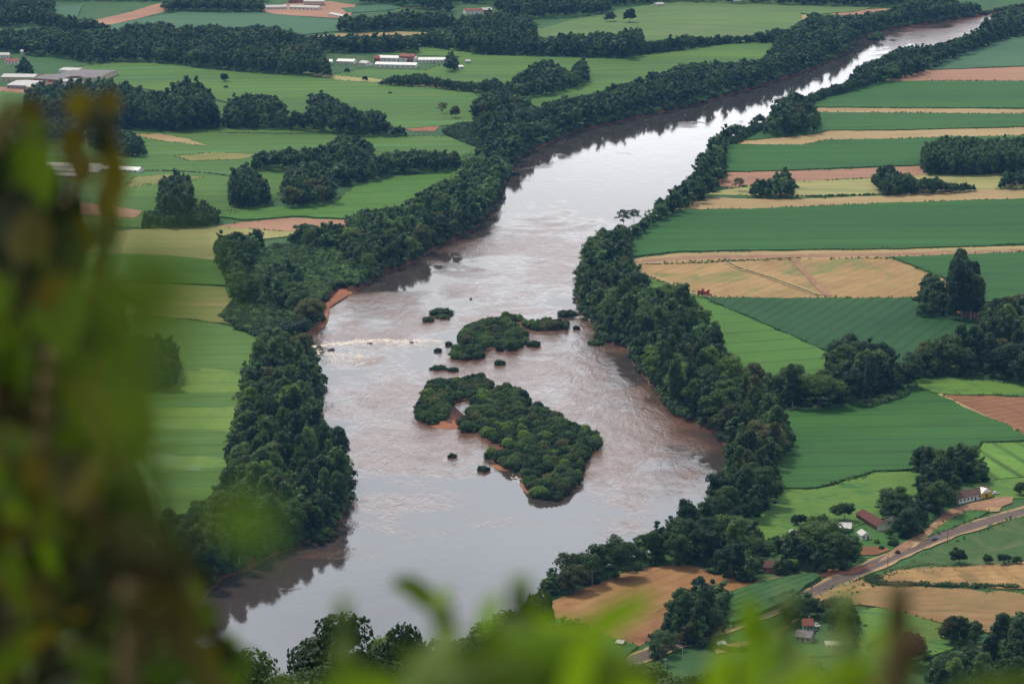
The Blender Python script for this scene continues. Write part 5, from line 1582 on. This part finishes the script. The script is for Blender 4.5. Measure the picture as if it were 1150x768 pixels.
# --- field clutter of the farm: stacked crates and a round trough
def trough(px, py, label):
    x, y = G(px, py)
    root = empty('water_trough', (x, y, .3)); tag(root, label, 'trough')
    mb = MB(); mb.tube((0, 0, -.2), (0, 0, .55), .9, .95, 18); mb.build('basin', BM['concrete'], root)
    mb = MB(); mb.tube((0, 0, .56), (0, 0, .58), .8, .8, 18); mb.build('water_surface', M['water'], root)
trough(932, 611, 'round pale trough in the bare yard below the open shed')
trough(945, 736, 'round pale trough at the corner of the lower yard')

# --- billboard beside the barn
bx0, by0 = G(993, 600); bx1, by1 = G(1004.5, 600)
root = empty('billboard', (bx0, by0, .05), math.atan2(by1 - by0, bx1 - bx0) + .1)
tag(root, 'roadside billboard with a brown and white picture on steel posts', 'billboard')
BW = math.hypot(bx1 - bx0, by1 - by0)
m, t, out = new_mat('billboard_print')
tc_ = t.n('ShaderNodeTexCoord')
nb = t.noise(t.mapping(tc_.outputs['Generated'], (1.6, 1, 1.2)), 2.2, 2, .5, .8)
pb = principled(t, t.ramp(nb, [(.36, (0.62, 0.66, 0.62)), (.46, (0.40, 0.36, 0.28)), (.55, (0.16, 0.10, 0.07)), (.66, (0.10, 0.12, 0.05))]), .5, .3)
t.l(pb.outputs[0], out.inputs[0])
MB().box((BW / 2, 0, 7.2), (BW, .18, 3.4)).build('panel', m, root)
mb = MB()
for zz in (5.46, 8.94): mb.box((BW / 2, 0, zz), (BW + .2, .26, .12))
for xx in (-.06, BW + .06): mb.box((xx, 0, 7.2), (.12, .26, 3.5))
mb.build('frame', BM['steel'], root)
for xx in (BW * .2, BW * .8):
    MB().tube((xx, .18, -.2), (xx, .18, 8.8), .13, .11).build('post', BM['steel'], root)

# --- white water tank
x, y = G(955.5, 617)
root = empty('water_tank', (x, y, .05)); tag(root, 'small white round water tank before the dark wood', 'tank')
mb = MB(); mb.tube((0, 0, 2.2), (0, 0, 4.1), 1.05, 1.1, 20); mb.tube((0, 0, 4.12), (0, 0, 4.55), 1.12, .35, 20); mb.build('tank', BM['white'], root)
mb = MB()
for a in range(4): mb.tube((.8 * math.cos(a * 1.571 + .6), .8 * math.sin(a * 1.571 + .6), -.2), (.7 * math.cos(a * 1.571 + .6), .7 * math.sin(a * 1.571 + .6), 2.18), .09)
mb.build('stand', BM['steel'], root)

# --- utility poles
def pole(px, py, h, label, mat='post', arm=True):
    x, y = G(px, py)
    root = empty('utility_pole', (x, y, .03), .5)
    tag(root, label, 'utility pole')
    MB().tube((0, 0, -.3), (0, 0, h), .17, .12, 10).build('post', BM[mat], root)
    if arm:
        a = MB().box((0, 0, h - .5), (2.2, .12, .14)).build('crossarm', BM[mat], root)
        mb = MB()
        for xx in (-.95, -.35, .35, .95): mb.tube((xx, 0, h - .42), (xx, 0, h - .18), .06, .045, 8)
        mb.build('insulators', BM['lamp'], a)
    else:
        MB().box((0, -.25, h - .1), (.25, .6, .1)).build('lamp_arm', BM['steel'], root)
    return root
pole(911.5, 675, 10, 'tall dark utility pole where the road meets the corn field')
pole(997, 638, 8, 'utility pole at the road edge in front of the small garden')
pole(1064, 610, 7, 'utility pole on the grass verge just beyond the blue car')
pole(917.6, 643, 6, 'short utility pole at the side of the river wood')
pole(820.5, 721, 8, 'pale concrete pole beside the lower road', 'concrete')
pole(747, 761, 8.5, 'pale pole standing nearest the frame bottom', 'concrete')
pole(766.5, 743, 6.5, 'slim pale pole near the lower road bend', 'concrete', False)
pole(775, 725, 6, 'dark slim pole by the twisted roadside tree', 'post', False)

# --- cars
def car(px, py, px2, py2, label, paint, name='parked_car', cat='car', van=False):
    x, y = G(px, py); x2, y2 = G(px2, py2)
    root = empty(name, (x, y, .45), math.atan2(y2 - y, x2 - x))
    tag(root, label, cat)
    mb = MB()
    prof = [(-2.05, .32), (-2.1, .75), (-1.95, .98), (-1.2, 1.02), (1.05, .98), (1.85, .82), (2.1, .62), (2.08, .32)]
    if van: prof = [(-2.2, .35), (-2.25, 1.1), (-2.1, 1.2), (1.2, 1.15), (2.0, .95), (2.2, .7), (2.18, .35)]
    mb.prism(prof, 'y', -.84, .84)
    bmesh.ops.recalc_face_normals(mb.bm, faces=mb.bm.faces[:])
    bmesh.ops.bevel(mb.bm, geom=mb.bm.edges[:], offset=.09, segments=2, affect='EDGES')
    mb.build('body', paint, root, True)
    h = 1.48 if not van else 2.0
    b0 = 1.0 if not van else 1.17
    mb = MB()
    a0, a1, c0, c1 = (-1.75, .95, -1.2, .3) if not van else (-2.15, 1.25, -2.05, .7)
    mb.poly([(a0, -.74, b0), (a1, -.74, b0), (a1, .74, b0), (a0, .74, b0), (c0, -.6, h), (c1, -.6, h), (c1, .6, h), (c0, .6, h)],
            [(0, 1, 5, 4), (1, 2, 6, 5), (2, 3, 7, 6), (3, 0, 4, 7), (4, 5, 6, 7)])
    mb.build('windows', BM['glass'], root)
    MB().box(((c0 + c1) / 2, 0, h + .02), (c1 - c0 + .15, 1.24, .07), bevel=.025).build('roof', paint, root)
    for sx_ in (-1.3, 1.3):
        for sy_ in (-.78, .78):
            wl2 = MB().tube((sx_, sy_ - .1, .31), (sx_, sy_ + .1, .31), .31, .31, 18).build('wheel', BM['black'], root)
            MB().tube((sx_, sy_ - .115, .31), (sx_, sy_ + .115, .31), .18, .18, 12).build('rim', BM['steel'], wl2)
    for sy_ in (-.58, .58):
        MB().box((2.09, sy_, .66), (.06, .34, .16)).build('headlight', BM['lamp'], root)
        MB().box((-2.1, sy_, .76), (.05, .3, .16)).build('tail_light', BM['tail'], root)
car(1049.5, 606.8, 1056, 604, 'small blue car driving along the asphalt road', BM['carblue'], 'moving_car')
car(1004, 741, 1012, 738, 'white van parked among the trees below the meadow', BM['white'], 'parked_van', 'van', True)
car(1000, 746, 1006, 743, 'blue car parked beside the white van', BM['carblue'])
car(1118, 556, 1126, 555, 'pale car parked past the yellow gable end', BM['lamp'])

# --- red farm machines on the stubble
def machine(px, py, rz, label, name):
    x, y = G(px, py)
    root = empty(name, (x, y, .6), rz); tag(root, label, 'farm machine')
    MB().box((0, 0, 2.0), (3.6, 2.2, 1.7), bevel=.15).build('body', BM['tractor'], root)
    MB().box((1.6, 0, 3.1), (1.3, 1.7, 1.2), bevel=.08).build('cab', BM['glass'], root)
    MB().box((1.6, 0, 3.78), (1.5, 1.9, .12)).build('cab_roof', BM['tractor'], root)
    mb = MB(); mb.prism([(2.6, .3), (3.6, .25), (3.7, .6), (2.8, 1.2)], 'y', -2.6, 2.6); mb.build('header', BM['tractor'], root)
    mb = MB(); mb.tube((-1.2, .7, 2.9), (-2.4, 1.6, 3.4), .2, .2, 10); mb.build('unloading_pipe', BM['steel'], root)
    for xx, rr in ((1.3, .85), (-1.3, .55)):
        for s in (-1, 1):
            wh_ = MB().tube((xx, s * 1.0, rr), (xx, s * 1.45, rr), rr, rr, 20).build('wheel', BM['black'], root)
            MB().tube((xx, s * .98, rr), (xx, s * 1.48, rr), rr * .5, rr * .5, 14).build('rim', BM['lamp'], wh_)
machine(787, 331.5, .5, 'red harvester at the corner of the stubble field, nearer the river', 'harvester')
machine(793, 332.5, .2, 'second red harvester beside the first, farther from the river', 'harvester')

# --- thick grassy bank winding through the wheat, and dark hedge lines
def hedge(px, wid, h, mat, label, cat='hedge', name='hedge'):
    pts = smooth_path([G(x, y) for x, y in px], 8)
    lob = []
    r_ = np.random.default_rng(len(px) * 31 + int(px[0][0]))
    for i in range(len(pts) - 1):
        d = pts[i + 1] - pts[i]
        L = np.linalg.norm(d)
        for q in range(max(1, int(L / (wid * .55)))):
            p_ = pts[i] + d * r_.uniform()
            s = r_.uniform(.7, 1.15)
            lob.append(((p_[0] + r_.normal() * wid * .1, p_[1] + r_.normal() * wid * .1, h * .35), (wid * .55 * s, wid * .55 * s, h * .65 * s)))
    v, f4, f3 = leaf_cloud(lob, len(lob) * 60, .28 * min(wid, h) * .8, r_, hull=.85)
    o = link(name, mesh_np(name, v, f4, f3, mat))
    return tag(o, label, cat)
hedge([(1340, 673), (1150, 661), (1090, 659), (1040, 657.5), (1000, 657), (982, 655), (978, 652), (984, 649)], 5.5, 1.9, LEAF['dark'], 'dark grassy hedge bank curling through the wheat field')
hedge([(883, 549), (900, 550), (916, 549.5), (940, 542), (965, 534), (983, 530.5), (1010, 529), (1030, 528)], 2.2, 1.1, LEAF['dark'], 'dark hedge line between the blue-green field and the pasture')
hedge([(893, 221), (920, 221), (950, 220), (982, 219)], 3.0, 1.6, LEAF['dark'], 'low hedge between the tan strips on the striped bank')
hedge([(113, 97), (150, 100), (200, 106), (240, 113), (262, 118)], 4, 1.4, LEAF['blue'], 'low hedge crossing the far green field above the windbreak')
hedge([(816, 294.5), (830, 301.5), (855, 309.5), (890, 321.5), (919, 332.5)], 1.6, .8, LEAF['olive'], 'dark weedy edge of the terrace crossing the stubble')
hedge([(720, 297), (745, 297), (775, 296), (800, 295), (850, 292), (900, 290)], 1.4, .7, LEAF['olive'], 'broken weed line along the track above the stubble')
hedge([(150, 193), (180, 192.5), (230, 195), (262, 199), (300, 203)], 3, 1.2, LEAF['blue'], 'thin hedge curving over the rolling field')
hedge([(800, 727), (820, 731), (845, 729), (858, 725)], 3.5, 2.2, LEAF['mid'], 'leafy hedge behind the roadside shed')
hedge([(1010, 640), (1040, 634), (1070, 637), (1098, 635)], 5, 1.0, LEAF['mid'], 'rough green hedge between the grass slope and the wheat')
hedge([(840, 690), (862, 680), (880, 672), (893, 668)], 4, 2.4, LEAF['dark'], 'dark hedge on the near edge of the corn')

# --- a few dark bushes of their own
def bush(px, py, h, col, label, pi_=0, z0=0.0):
    x, y = G(px, py, z0)
    o = link('bush', PROTO['shrub'][pi_]['crown']); material_slot(o, LEAF[col])
    o.location = (x, y, z0); o.scale = (h, h, h); o.rotation_euler = (0, 0, rng.uniform(0, 6))
    tag(o, label, 'bush')
bush(972, 705, 1.8, 'dark', 'tiny dark bush alone in the sloping meadow')
bush(1008, 622, 2.2, 'olive', 'brownish bush between the dirt road and the garden')
bush(858, 655, 2.8, 'light', 'light green bush at the end of the corn track', 1)
bush(800, 655, 2.4, 'mid', 'low green bush on the harvested field edge', 2)
bush(438, 105.5, 2.5, 'olive', 'small olive bush alone in the far green field', 1)
bush(254, 99, 3.0, 'blue', 'small dark bush in the far green field beneath the woodland', 1)

bush(1003, 612, 3.2, 'mid', 'rounded green bush in the small garden beside the dirt road', 1)
bush(985, 610, 2.6, 'light', 'pale bush behind the small white cottage', 2)
bush(990, 617, 2.2, 'mid', 'low bush at the road edge of the small garden')
bush(930, 601, 2.6, 'dark', 'dark bush between the bright red roof and the open shed', 1)
bush(953, 612, 3.0, 'mid', 'green bush beside the white water tank', 2)
bush(1030, 594, 2.2, 'mid', 'small bush on the dirt road verge under the grove', 0)
bush(878, 612, 3.0, 'mid', 'green bush before the white metal roof shed', 1)
field('bare_patch', [(968, 615), (990, 614), (1000, 618), (985, 624), (966, 624)], M['dome'], 0, .5, 8)
field('bare_patch', [(928, 640), (960, 638), (985, 634), (960, 645), (930, 646)], M['red_dirt'], 0, .5, 8)

# ------------------------------------------------------------------ air
hz = MB(); hz.box((0, 0, 0), (1, 1, 1))
m, t, out = new_mat('haze')
vol = t.n('ShaderNodeVolumePrincipled')
vol.inputs['Color'].default_value = (0.22, 0.52, 1.0, 1)
vol.inputs['Density'].default_value = 0.000025
vol.inputs['Anisotropy'].default_value = 0.0
t.l(vol.outputs[0], out.inputs['Volume'])
hob = hz.build('haze', m)
hob.scale = (29000, 29000, 416)
hob.location = (0, 0, 416 / 2 - 10)
tag(hob, 'thin bluish haze filling the valley', 'haze', kind='stuff')
# ------------------------------------------------------------------ the hill under the viewpoint
HS = 0.352
def hill_z(x, y):
    r = math.hypot(x, y)
    z = 398.25 - HS * max(0.0, r - .9)
    z += min(.012 * r, 5.0) * (math.sin(x * .031 + 1.3) * math.cos(y * .027) + .5 * math.sin(x * .11 + y * .07)) * .6
    return z - .004 * r
rs = [0.0, .4, .9, 1.4, 2, 2.8, 4, 6, 9, 13, 19, 28, 40, 58, 80, 110, 150, 200, 260, 330, 400, 480, 560, 650, 740, 840, 940, 1040, 1150, 1260]
NA = 128
hv = []; hf = []
for i, r in enumerate(rs):
    for k in range(NA):
        a = 2 * math.pi * k / NA
        x, y = r * math.sin(a), r * math.cos(a)
        hv.append((x, y, hill_z(x, y)))
for i in range(len(rs) - 1):
    for k in range(NA):
        hf.append((i * NA + k, i * NA + (k + 1) % NA, (i + 1) * NA + (k + 1) % NA, (i + 1) * NA + k))
hill = link('hillside', mesh_np('hillside', hv, [f[::-1] for f in hf], None, M['hillgrass'], True))
tag(hill, kind='structure')

# trees standing on the hillside whose crowns reach into the bottom of the view
def hill_tree(px, top, dist, wpx, col, label, kind='near', pi_=0):
    d = ray(px, top)
    k = dist / math.hypot(d[0], d[1])
    x, y, zt = d[0] * k, d[1] * k, CAM_H + d[2] * k
    zg = hill_z(x, y) - .2
    h = zt - zg
    rad = wpx * 1.75 * dist / F / 2 / CP
    pr = PROTO[kind][pi_ % len(PROTO[kind])]
    d_ = dict(kind=kind, p=pi_ % len(PROTO[kind]), x=x, y=y, z=zg, h=h, rz=rng.uniform(0, 6), col=col, zone=None, label=label, sx=min(1.25, rad / (pr['R'] * h)), group='trees on the near hillside')
    put_plant(d_)
for a in (
  (376, 701, 330, 92, 'dark', 'dark lacy tree on the hillside whose crown shows sharp at the bottom', 'near', 0),
  (418, 716, 345, 84, 'dark', 'dark hillside tree close behind the lacy one', 'near', 1),
  (448, 722, 355, 70, 'mid', 'green hillside tree between the lacy one and the pointed one', 'near', 0),
  (525, 712, 395, 84, 'dark', 'dark hillside tree in front of the rounded one by the row field', 'near', 1),
  (620, 700, 440, 84, 'dark', 'dark hillside tree at the water end of the row field', 'near', 0),
  (352, 742, 320, 70, 'dark', 'lower dark tree at the foot of the lacy one', 'near', 1),
  (425, 742, 340, 70, 'dark', 'dark hillside tree just past the lacy one, a little lower', 'near', 1),
  (466, 708, 350, 60, 'dark', 'dark pointed hillside tree behind the blurred leaves', 'near', 0),
  (503, 722, 380, 70, 'mid', 'green hillside tree half lost behind the blurred leaves', 'near', 1),
  (545, 700, 420, 80, 'dark', 'rounded hillside tree rising before the row field', 'near', 0),
  (588, 662, 520, 62, 'dark', 'tallest dark tree by the water, highest of the hillside group', 'near', 1),
  (562, 694, 500, 60, 'dark', 'dark tree leaning beside the tallest hillside one', 'near', 0),
  (600, 712, 430, 90, 'mid', 'broad green tree on the hillside under the harvested field tip', 'near', 1),
  (645, 735, 420, 84, 'dark', 'broad dark tree on the hillside below the white hut', 'near', 0),
  (690, 752, 440, 70, 'dark', 'low dark tree on the hillside below the lower road', 'near', 1),
  (735, 752, 460, 70, 'mid', 'low green tree on the hillside right of the road bend', 'near', 0),
  (290, 740, 300, 90, 'dark', 'dark tree on the hillside beside the blurred bush', 'near', 1),
  (790, 752, 450, 80, 'mid', 'low green crown on the hillside under the roadside shed', 'near', 1),
  (845, 750, 460, 80, 'dark', 'low dark crown on the hillside below the bare yard', 'near', 0),
  (905, 752, 450, 90, 'mid', 'low green crown on the hillside below the grey-roofed house', 'near', 1),
):
    hill_tree(*a)

# ------------------------------------------------------------------ leaves close to the lens, out of focus
def blade_mat(name, c1, c2, trans):
    return leaf_mat(name, c1, c2, None, trans, 2.0, .35, .2)
BL = dict(
 bright=blade_mat('blade_bright', (0.115, 0.235, 0.006), (0.205, 0.37, 0.010), .45),
 green=blade_mat('blade_green', (0.050, 0.105, 0.006), (0.125, 0.205, 0.012), .4),
 deep=blade_mat('blade_deep', (0.006, 0.013, 0.003), (0.022, 0.036, 0.006), .2),
 olive=blade_mat('blade_olive', (0.062, 0.056, 0.005), (0.155, 0.135, 0.010), .35),
 dry=blade_mat('blade_dry', (0.15, 0.075, 0.03), (0.26, 0.14, 0.06), .3),
)
def at(px, py, d):
    a, b_, c = ray(px, py)
    return Vector((a * d, b_ * d, CAM_H + c * d))
RIGHT = Vector((1, 0, 0)); UPV = Vector((0, SP, CP)); FWD = Vector((0, CP, -SP))

class Leaves:
    def __init__(self):
        self.v = []; self.f = []; self.st = MB()
    def leaf(self, base, tip, width, droop=.12, roll=0.0):
        base = Vector(base); tip = Vector(tip)
        ax = tip - base
        L = ax.length
        ax.normalize()
        side = ax.cross(FWD)
        if side.length < .05: side = RIGHT.copy()
        side.normalize()
        nrm = side.cross(ax)
        side = side * math.cos(roll) + nrm * math.sin(roll)
        nrm = side.cross(ax)
        n = 8
        o = len(self.v)
        for i in range(n + 1):
            u = i / n
            w_ = width * .5 * (math.sin(math.pi * min(1, u * .96 + .02)) ** .75) * (1 - .25 * u)
            c = base + ax * (L * u) + Vector((0, 0, -droop * L * u * u))
            self.v += [tuple(c - side * w_ + nrm * w_ * .28), tuple(c), tuple(c + side * w_ + nrm * w_ * .28)]
        for i in range(n):
            k = o + 3 * i
            self.f += [(k, k + 1, k + 4, k + 3), (k + 1, k + 2, k + 5, k + 4)]
    def build(self, name, mat, parent):
        return link(name, mesh_np(name, self.v, self.f, None, mat, True), parent)

def curve_stem(mb, pts, r0, r1):
    P = smooth_path([np.array(p) for p in pts], 5)
    for i in range(len(P) - 1):
        u = i / (len(P) - 1)
        mb.tube(P[i], P[i + 1], r0 + (r1 - r0) * u, r0 + (r1 - r0) * (i + 1) / (len(P) - 1), 7)
    return P

def plant(name, label, cat, stems, leaves, stem_mat, far=1.0):
    """stems: list of picture paths (px, py, d); leaves: dict mat -> list of (px, py, d, ang, length, width)"""
    stems = [[(a, b_, c * far) for a, b_, c in st] for st in stems]
    leaves = {k_: [(a, b_, c * far, e, f_ * far, g_ * far) for a, b_, c, e, f_, g_ in ls] for k_, ls in leaves.items()}
    base = at(*stems[0][0])
    gx, gy = base.x, base.y
    root = empty(name, (gx, gy, hill_z(gx, gy)))
    off = Vector((gx, gy, hill_z(gx, gy)))
    tag(root, label, cat)
    mb = MB()
    nodes = []
    for st in stems:
        pts = [at(*q) for q in st]
        g = pts[0]
        pts = [Vector((gx, gy, hill_z(gx, gy) - .05))] + pts
        P = curve_stem(mb, [tuple(q - off) for q in pts], .009, .0025)
        nodes += [Vector(tuple(q)) for q in P]
    groups = {}
    for mt, ls in leaves.items():
        if not ls: continue
        lv = Leaves()
        for (px, py, d, ang, ln, wd) in ls:
            c = at(px, py, d) - off
            dirv = RIGHT * math.cos(ang) + UPV * math.sin(ang) + FWD * random.uniform(-.5, .5)
            dirv.normalize()
            b_ = c - dirv * ln * .5
            lv.leaf(b_, c + dirv * ln * .5, wd, random.uniform(.02, .16), random.uniform(-.7, .7))
            nn = min(nodes, key=lambda q: (q - b_).length)
            mb.tube(nn, b_, .0016, .0009, 5)
        groups[mt] = lv
    for mt, lv in groups.items():
        lv.build('foliage', BL[mt], root)
    mb.build('stem', stem_mat, root, True)
    return root

STEM = simple_mat('young_stem', (0.10, 0.075, 0.03), .8, .2, .3, 8.0)
STEM_G = simple_mat('green_stem', (0.10, 0.16, 0.03), .7, .3, .3, 8.0)
U = random.uniform
def edge(y):
    xs = [(100, 30), (150, 60), (210, 130), (300, 112), (360, 118), (450, 145), (500, 150), (530, 120), (560, 140), (610, 180), (660, 222), (700, 245), (780, 255)]
    for (a, b), (c, d) in zip(xs, xs[1:]):
        if a <= y <= c: return b + (d - b) * (y - a) / (c - a)
    return 130
K = .00075                       # metres per photo pixel at 2.7 m

# a sapling with hanging olive leaves
ol = {'olive': [], 'deep': [], 'dry': [], 'green': []}
for (px, py, ln, wd, mt) in ((90, 118, 32, 24, 'olive'), (124, 116, 30, 24, 'olive'), (108, 132, 30, 16, 'deep'), (84, 168, 50, 26, 'olive'), (122, 160, 60, 22, 'deep'), (124, 200, 66, 28, 'olive'),
   (122, 238, 60, 24, 'olive'), (92, 185, 40, 26, 'olive'), (118, 272, 36, 18, 'deep'), (36, 165, 60, 36, 'green'), (34, 195, 70, 40, 'green'), (2, 140, 60, 22, 'olive'), (-6, 200, 90, 36, 'deep'), (4, 170, 60, 30, 'deep'),
   (56, 215, 60, 28, 'deep'), (22, 250, 80, 40, 'deep'), (64, 255, 60, 34, 'deep'), (6, 285, 80, 44, 'deep'), (44, 290, 60, 38, 'deep'), (88, 232, 40, 16, 'deep'), (110, 300, 40, 16, 'olive'), (34, 130, 40, 24, 'olive'),
   (30, 265, 60, 36, 'olive'), (-10, 250, 90, 40, 'deep'), (70, 285, 70, 34, 'deep'), (24, 295, 70, 40, 'deep'), (48, 240, 60, 24, 'olive'), (14, 225, 60, 30, 'deep'), (90, 268, 50, 24, 'olive')):
    ol[mt].append((px, py, U(2.3, 2.7), -math.pi / 2 + U(-.25, .25), ln * K * 1.05, wd * K * 1.5))
plant('hanging_leaf_sapling', 'blurred sapling with hanging dark olive leaves at the photo edge', 'sapling',
      [[(60, 840, 2.75), (70, 600, 2.72), (62, 380, 2.7), (80, 220, 2.7), (104, 112, 2.7)], [(-20, 850, 2.8), (-10, 500, 2.8), (10, 250, 2.78), (28, 130, 2.75)], [(90, 850, 2.8), (110, 500, 2.8), (118, 300, 2.75), (122, 128, 2.7)]], ol, STEM)

# the bush of green leaves below it
gl = {'bright': [], 'green': [], 'deep': [], 'olive': []}
for k in range(135):
    y = U(300, 590)
    x = -40 + (edge(y) + 48) * (random.random() ** .85)
    c = random.random()
    top_ = y < 440
    mt = ('bright' if random.random() < .0 else 'green') if c < (.74 if top_ else .48) else ('olive' if c < .84 else 'deep')
    d = U(2.0, 2.9)
    gl[mt].append((x, y, d, U(-2.3, -.8) if c < .75 else U(0, 6.28), d / 2.7 * K * U(50, 100), d / 2.7 * K * U(24, 44)))
for k in range(180):
    y = U(555, 800)
    x = -40 + (edge(y) + 46) * random.random() ** .85
    c = random.random()
    mt = 'deep' if c < .42 else ('green' if c < .72 else ('olive' if c < .93 else 'bright'))
    d = U(2.0, 2.9)
    gl[mt].append((x, y, d, U(0, 6.28), d / 2.7 * K * U(50, 95), d / 2.7 * K * U(24, 44)))
for (px, py, d, a, ln, wd) in ((140, 330, .5, -1.2, .022, .012), (160, 420, .5, -1.0, .022, .011), (205, 300, .45, -1.0, .018, .009), (150, 375, .45, -.8, .02, .01), (185, 345, .55, -1.3, .014, .006), (130, 480, .55, -1.0, .020, .009), (170, 545, .55, -.9, .018, .008), (285, 590, .75, -1.0, .016, .010), (262, 575, .7, -1.0, .014, .008)):
    gl['bright' if px > 250 else 'green'].append((px, py, d, a, ln, wd))
plant('leafy_bush', 'blurred green leafy bush filling the lower corner beneath the hanging sapling', 'bush',
      [[(20, 850, 2.3), (40, 650, 2.3), (50, 450, 2.3), (70, 320, 2.35)], [(120, 860, 2.3), (150, 720, 2.3), (130, 560, 2.3), (105, 400, 2.3)], [(-40, 850, 2.3), (-20, 600, 2.3), (-10, 400, 2.35)], [(190, 860, 2.2), (205, 740, 2.2), (195, 650, 2.2)]], gl, STEM)

# bright weeds along the bottom
br = {'bright': [], 'green': [], 'dry': []}
for (px, py, d, a, ln, wd, mt) in (
   (472, 664, 1.7, 2.45, .036, .014, 'green'), (492, 690, 1.7, 2.1, .030, .012, 'green'), (458, 655, 1.75, 2.9, .02, .012, 'green'),
   (548, 684, 1.5, 1.2, .026, .012, 'bright'), (690, 690, 1.2, .75, .030, .013, 'bright'), (705, 684, 1.25, .5, .03, .012, 'bright'),
   (592, 715, 1.35, .5, .06, .020, 'bright'), (640, 725, 1.3, -.1, .06, .022, 'bright'), (560, 735, 1.35, .9, .06, .022, 'bright'), (620, 752, 1.3, .2, .07, .022, 'green'), (530, 760, 1.3, 1.1, .06, .02, 'green'),
   (470, 770, 1.3, .3, .06, .018, 'green'), (420, 765, 1.35, 2.5, .05, .016, 'green'), (680, 765, 1.3, .3, .05, .014, 'green'), (390, 775, 1.3, .4, .05, .016, 'bright'),
   (845, 700, 1.45, 1.75, .034, .018, 'bright'), (866, 728, 1.45, 2.0, .045, .020, 'bright'), (895, 742, 1.45, -.75, .04, .014, 'bright'), (858, 762, 1.4, 1.4, .05, .020, 'bright'), (915, 765, 1.4, .2, .05, .016, 'bright'), (800, 765, 1.4, .6, .05, .014, 'green'), (930, 760, 1.35, .5, .04, .012, 'bright'),
   (975, 742, 1.45, .85, .050, .012, 'bright'), (992, 716, 1.45, .8, .03, .011, 'bright'), (950, 770, 1.4, .9, .04, .012, 'bright'),
   (1036, 712, 1.3, .75, .028, .005, 'dry'), (1008, 742, 1.3, .8, .028, .005, 'dry'), (985, 768, 1.3, .8, .028, .005, 'dry'), (140, 745, 1.5, 1.6, .035, .012, 'dry'), (1110, 770, 1.3, .3, .05, .012, 'green')):
    br[mt].append((px, py, d, a, ln, wd))
for k in range(11):
    br[random.choice(['bright', 'green', 'green', 'green'])].append((U(440, 700), U(735, 800), U(1.2, 1.5), U(.1, 2.6), U(.04, .06), U(.014, .022)))
for k in range(14):
    br[random.choice(['bright', 'bright', 'green'])].append((U(800, 1000), U(765, 820), U(1.3, 1.5), U(.3, 2.4), U(.03, .05), U(.010, .018)))
for k in range(14):
    br['green'].append((U(250, 440), U(765, 830), U(1.3, 1.6), U(.3, 2.6), U(.03, .05), U(.012, .02)))
def part_of(lo, hi, mats):
    return {m_: [q for q in br[m_] if lo <= q[0] < hi] for m_ in mats}
plant('bright_weed', 'blurred bright yellow-green weed along the bottom below the river', 'weed',
      [[(585, 880, 1.35), (585, 800, 1.35), (600, 740, 1.35), (680, 700, 1.28)], [(500, 880, 1.5), (510, 780, 1.6), (500, 710, 1.68)], [(400, 900, 1.4), (400, 800, 1.38)]], part_of(0, 750, ('bright', 'green')), STEM_G, 1.35)
plant('bright_weed', 'blurred bright weed with upright leaves below the farm road', 'weed',
      [[(880, 880, 1.45), (875, 800, 1.45), (850, 690, 1.45)], [(940, 890, 1.42), (950, 800, 1.42), (985, 725, 1.45)]], part_of(750, 1200, ('bright', 'green')), STEM_G, 1.35)
plant('dry_twig', 'blurred brown dry twig slanting up below the wheat', 'twig', [[(1000, 900, 1.3), (1015, 780, 1.3), (1030, 725, 1.3)]], part_of(750, 1200, ('dry',)), STEM, 1.4)
plant('dry_twig', 'blurred pale brown dry leaf standing in the dark corner bush', 'twig', [[(150, 900, 1.5), (145, 790, 1.5)]], part_of(0, 750, ('dry',)), STEM, 1.2)
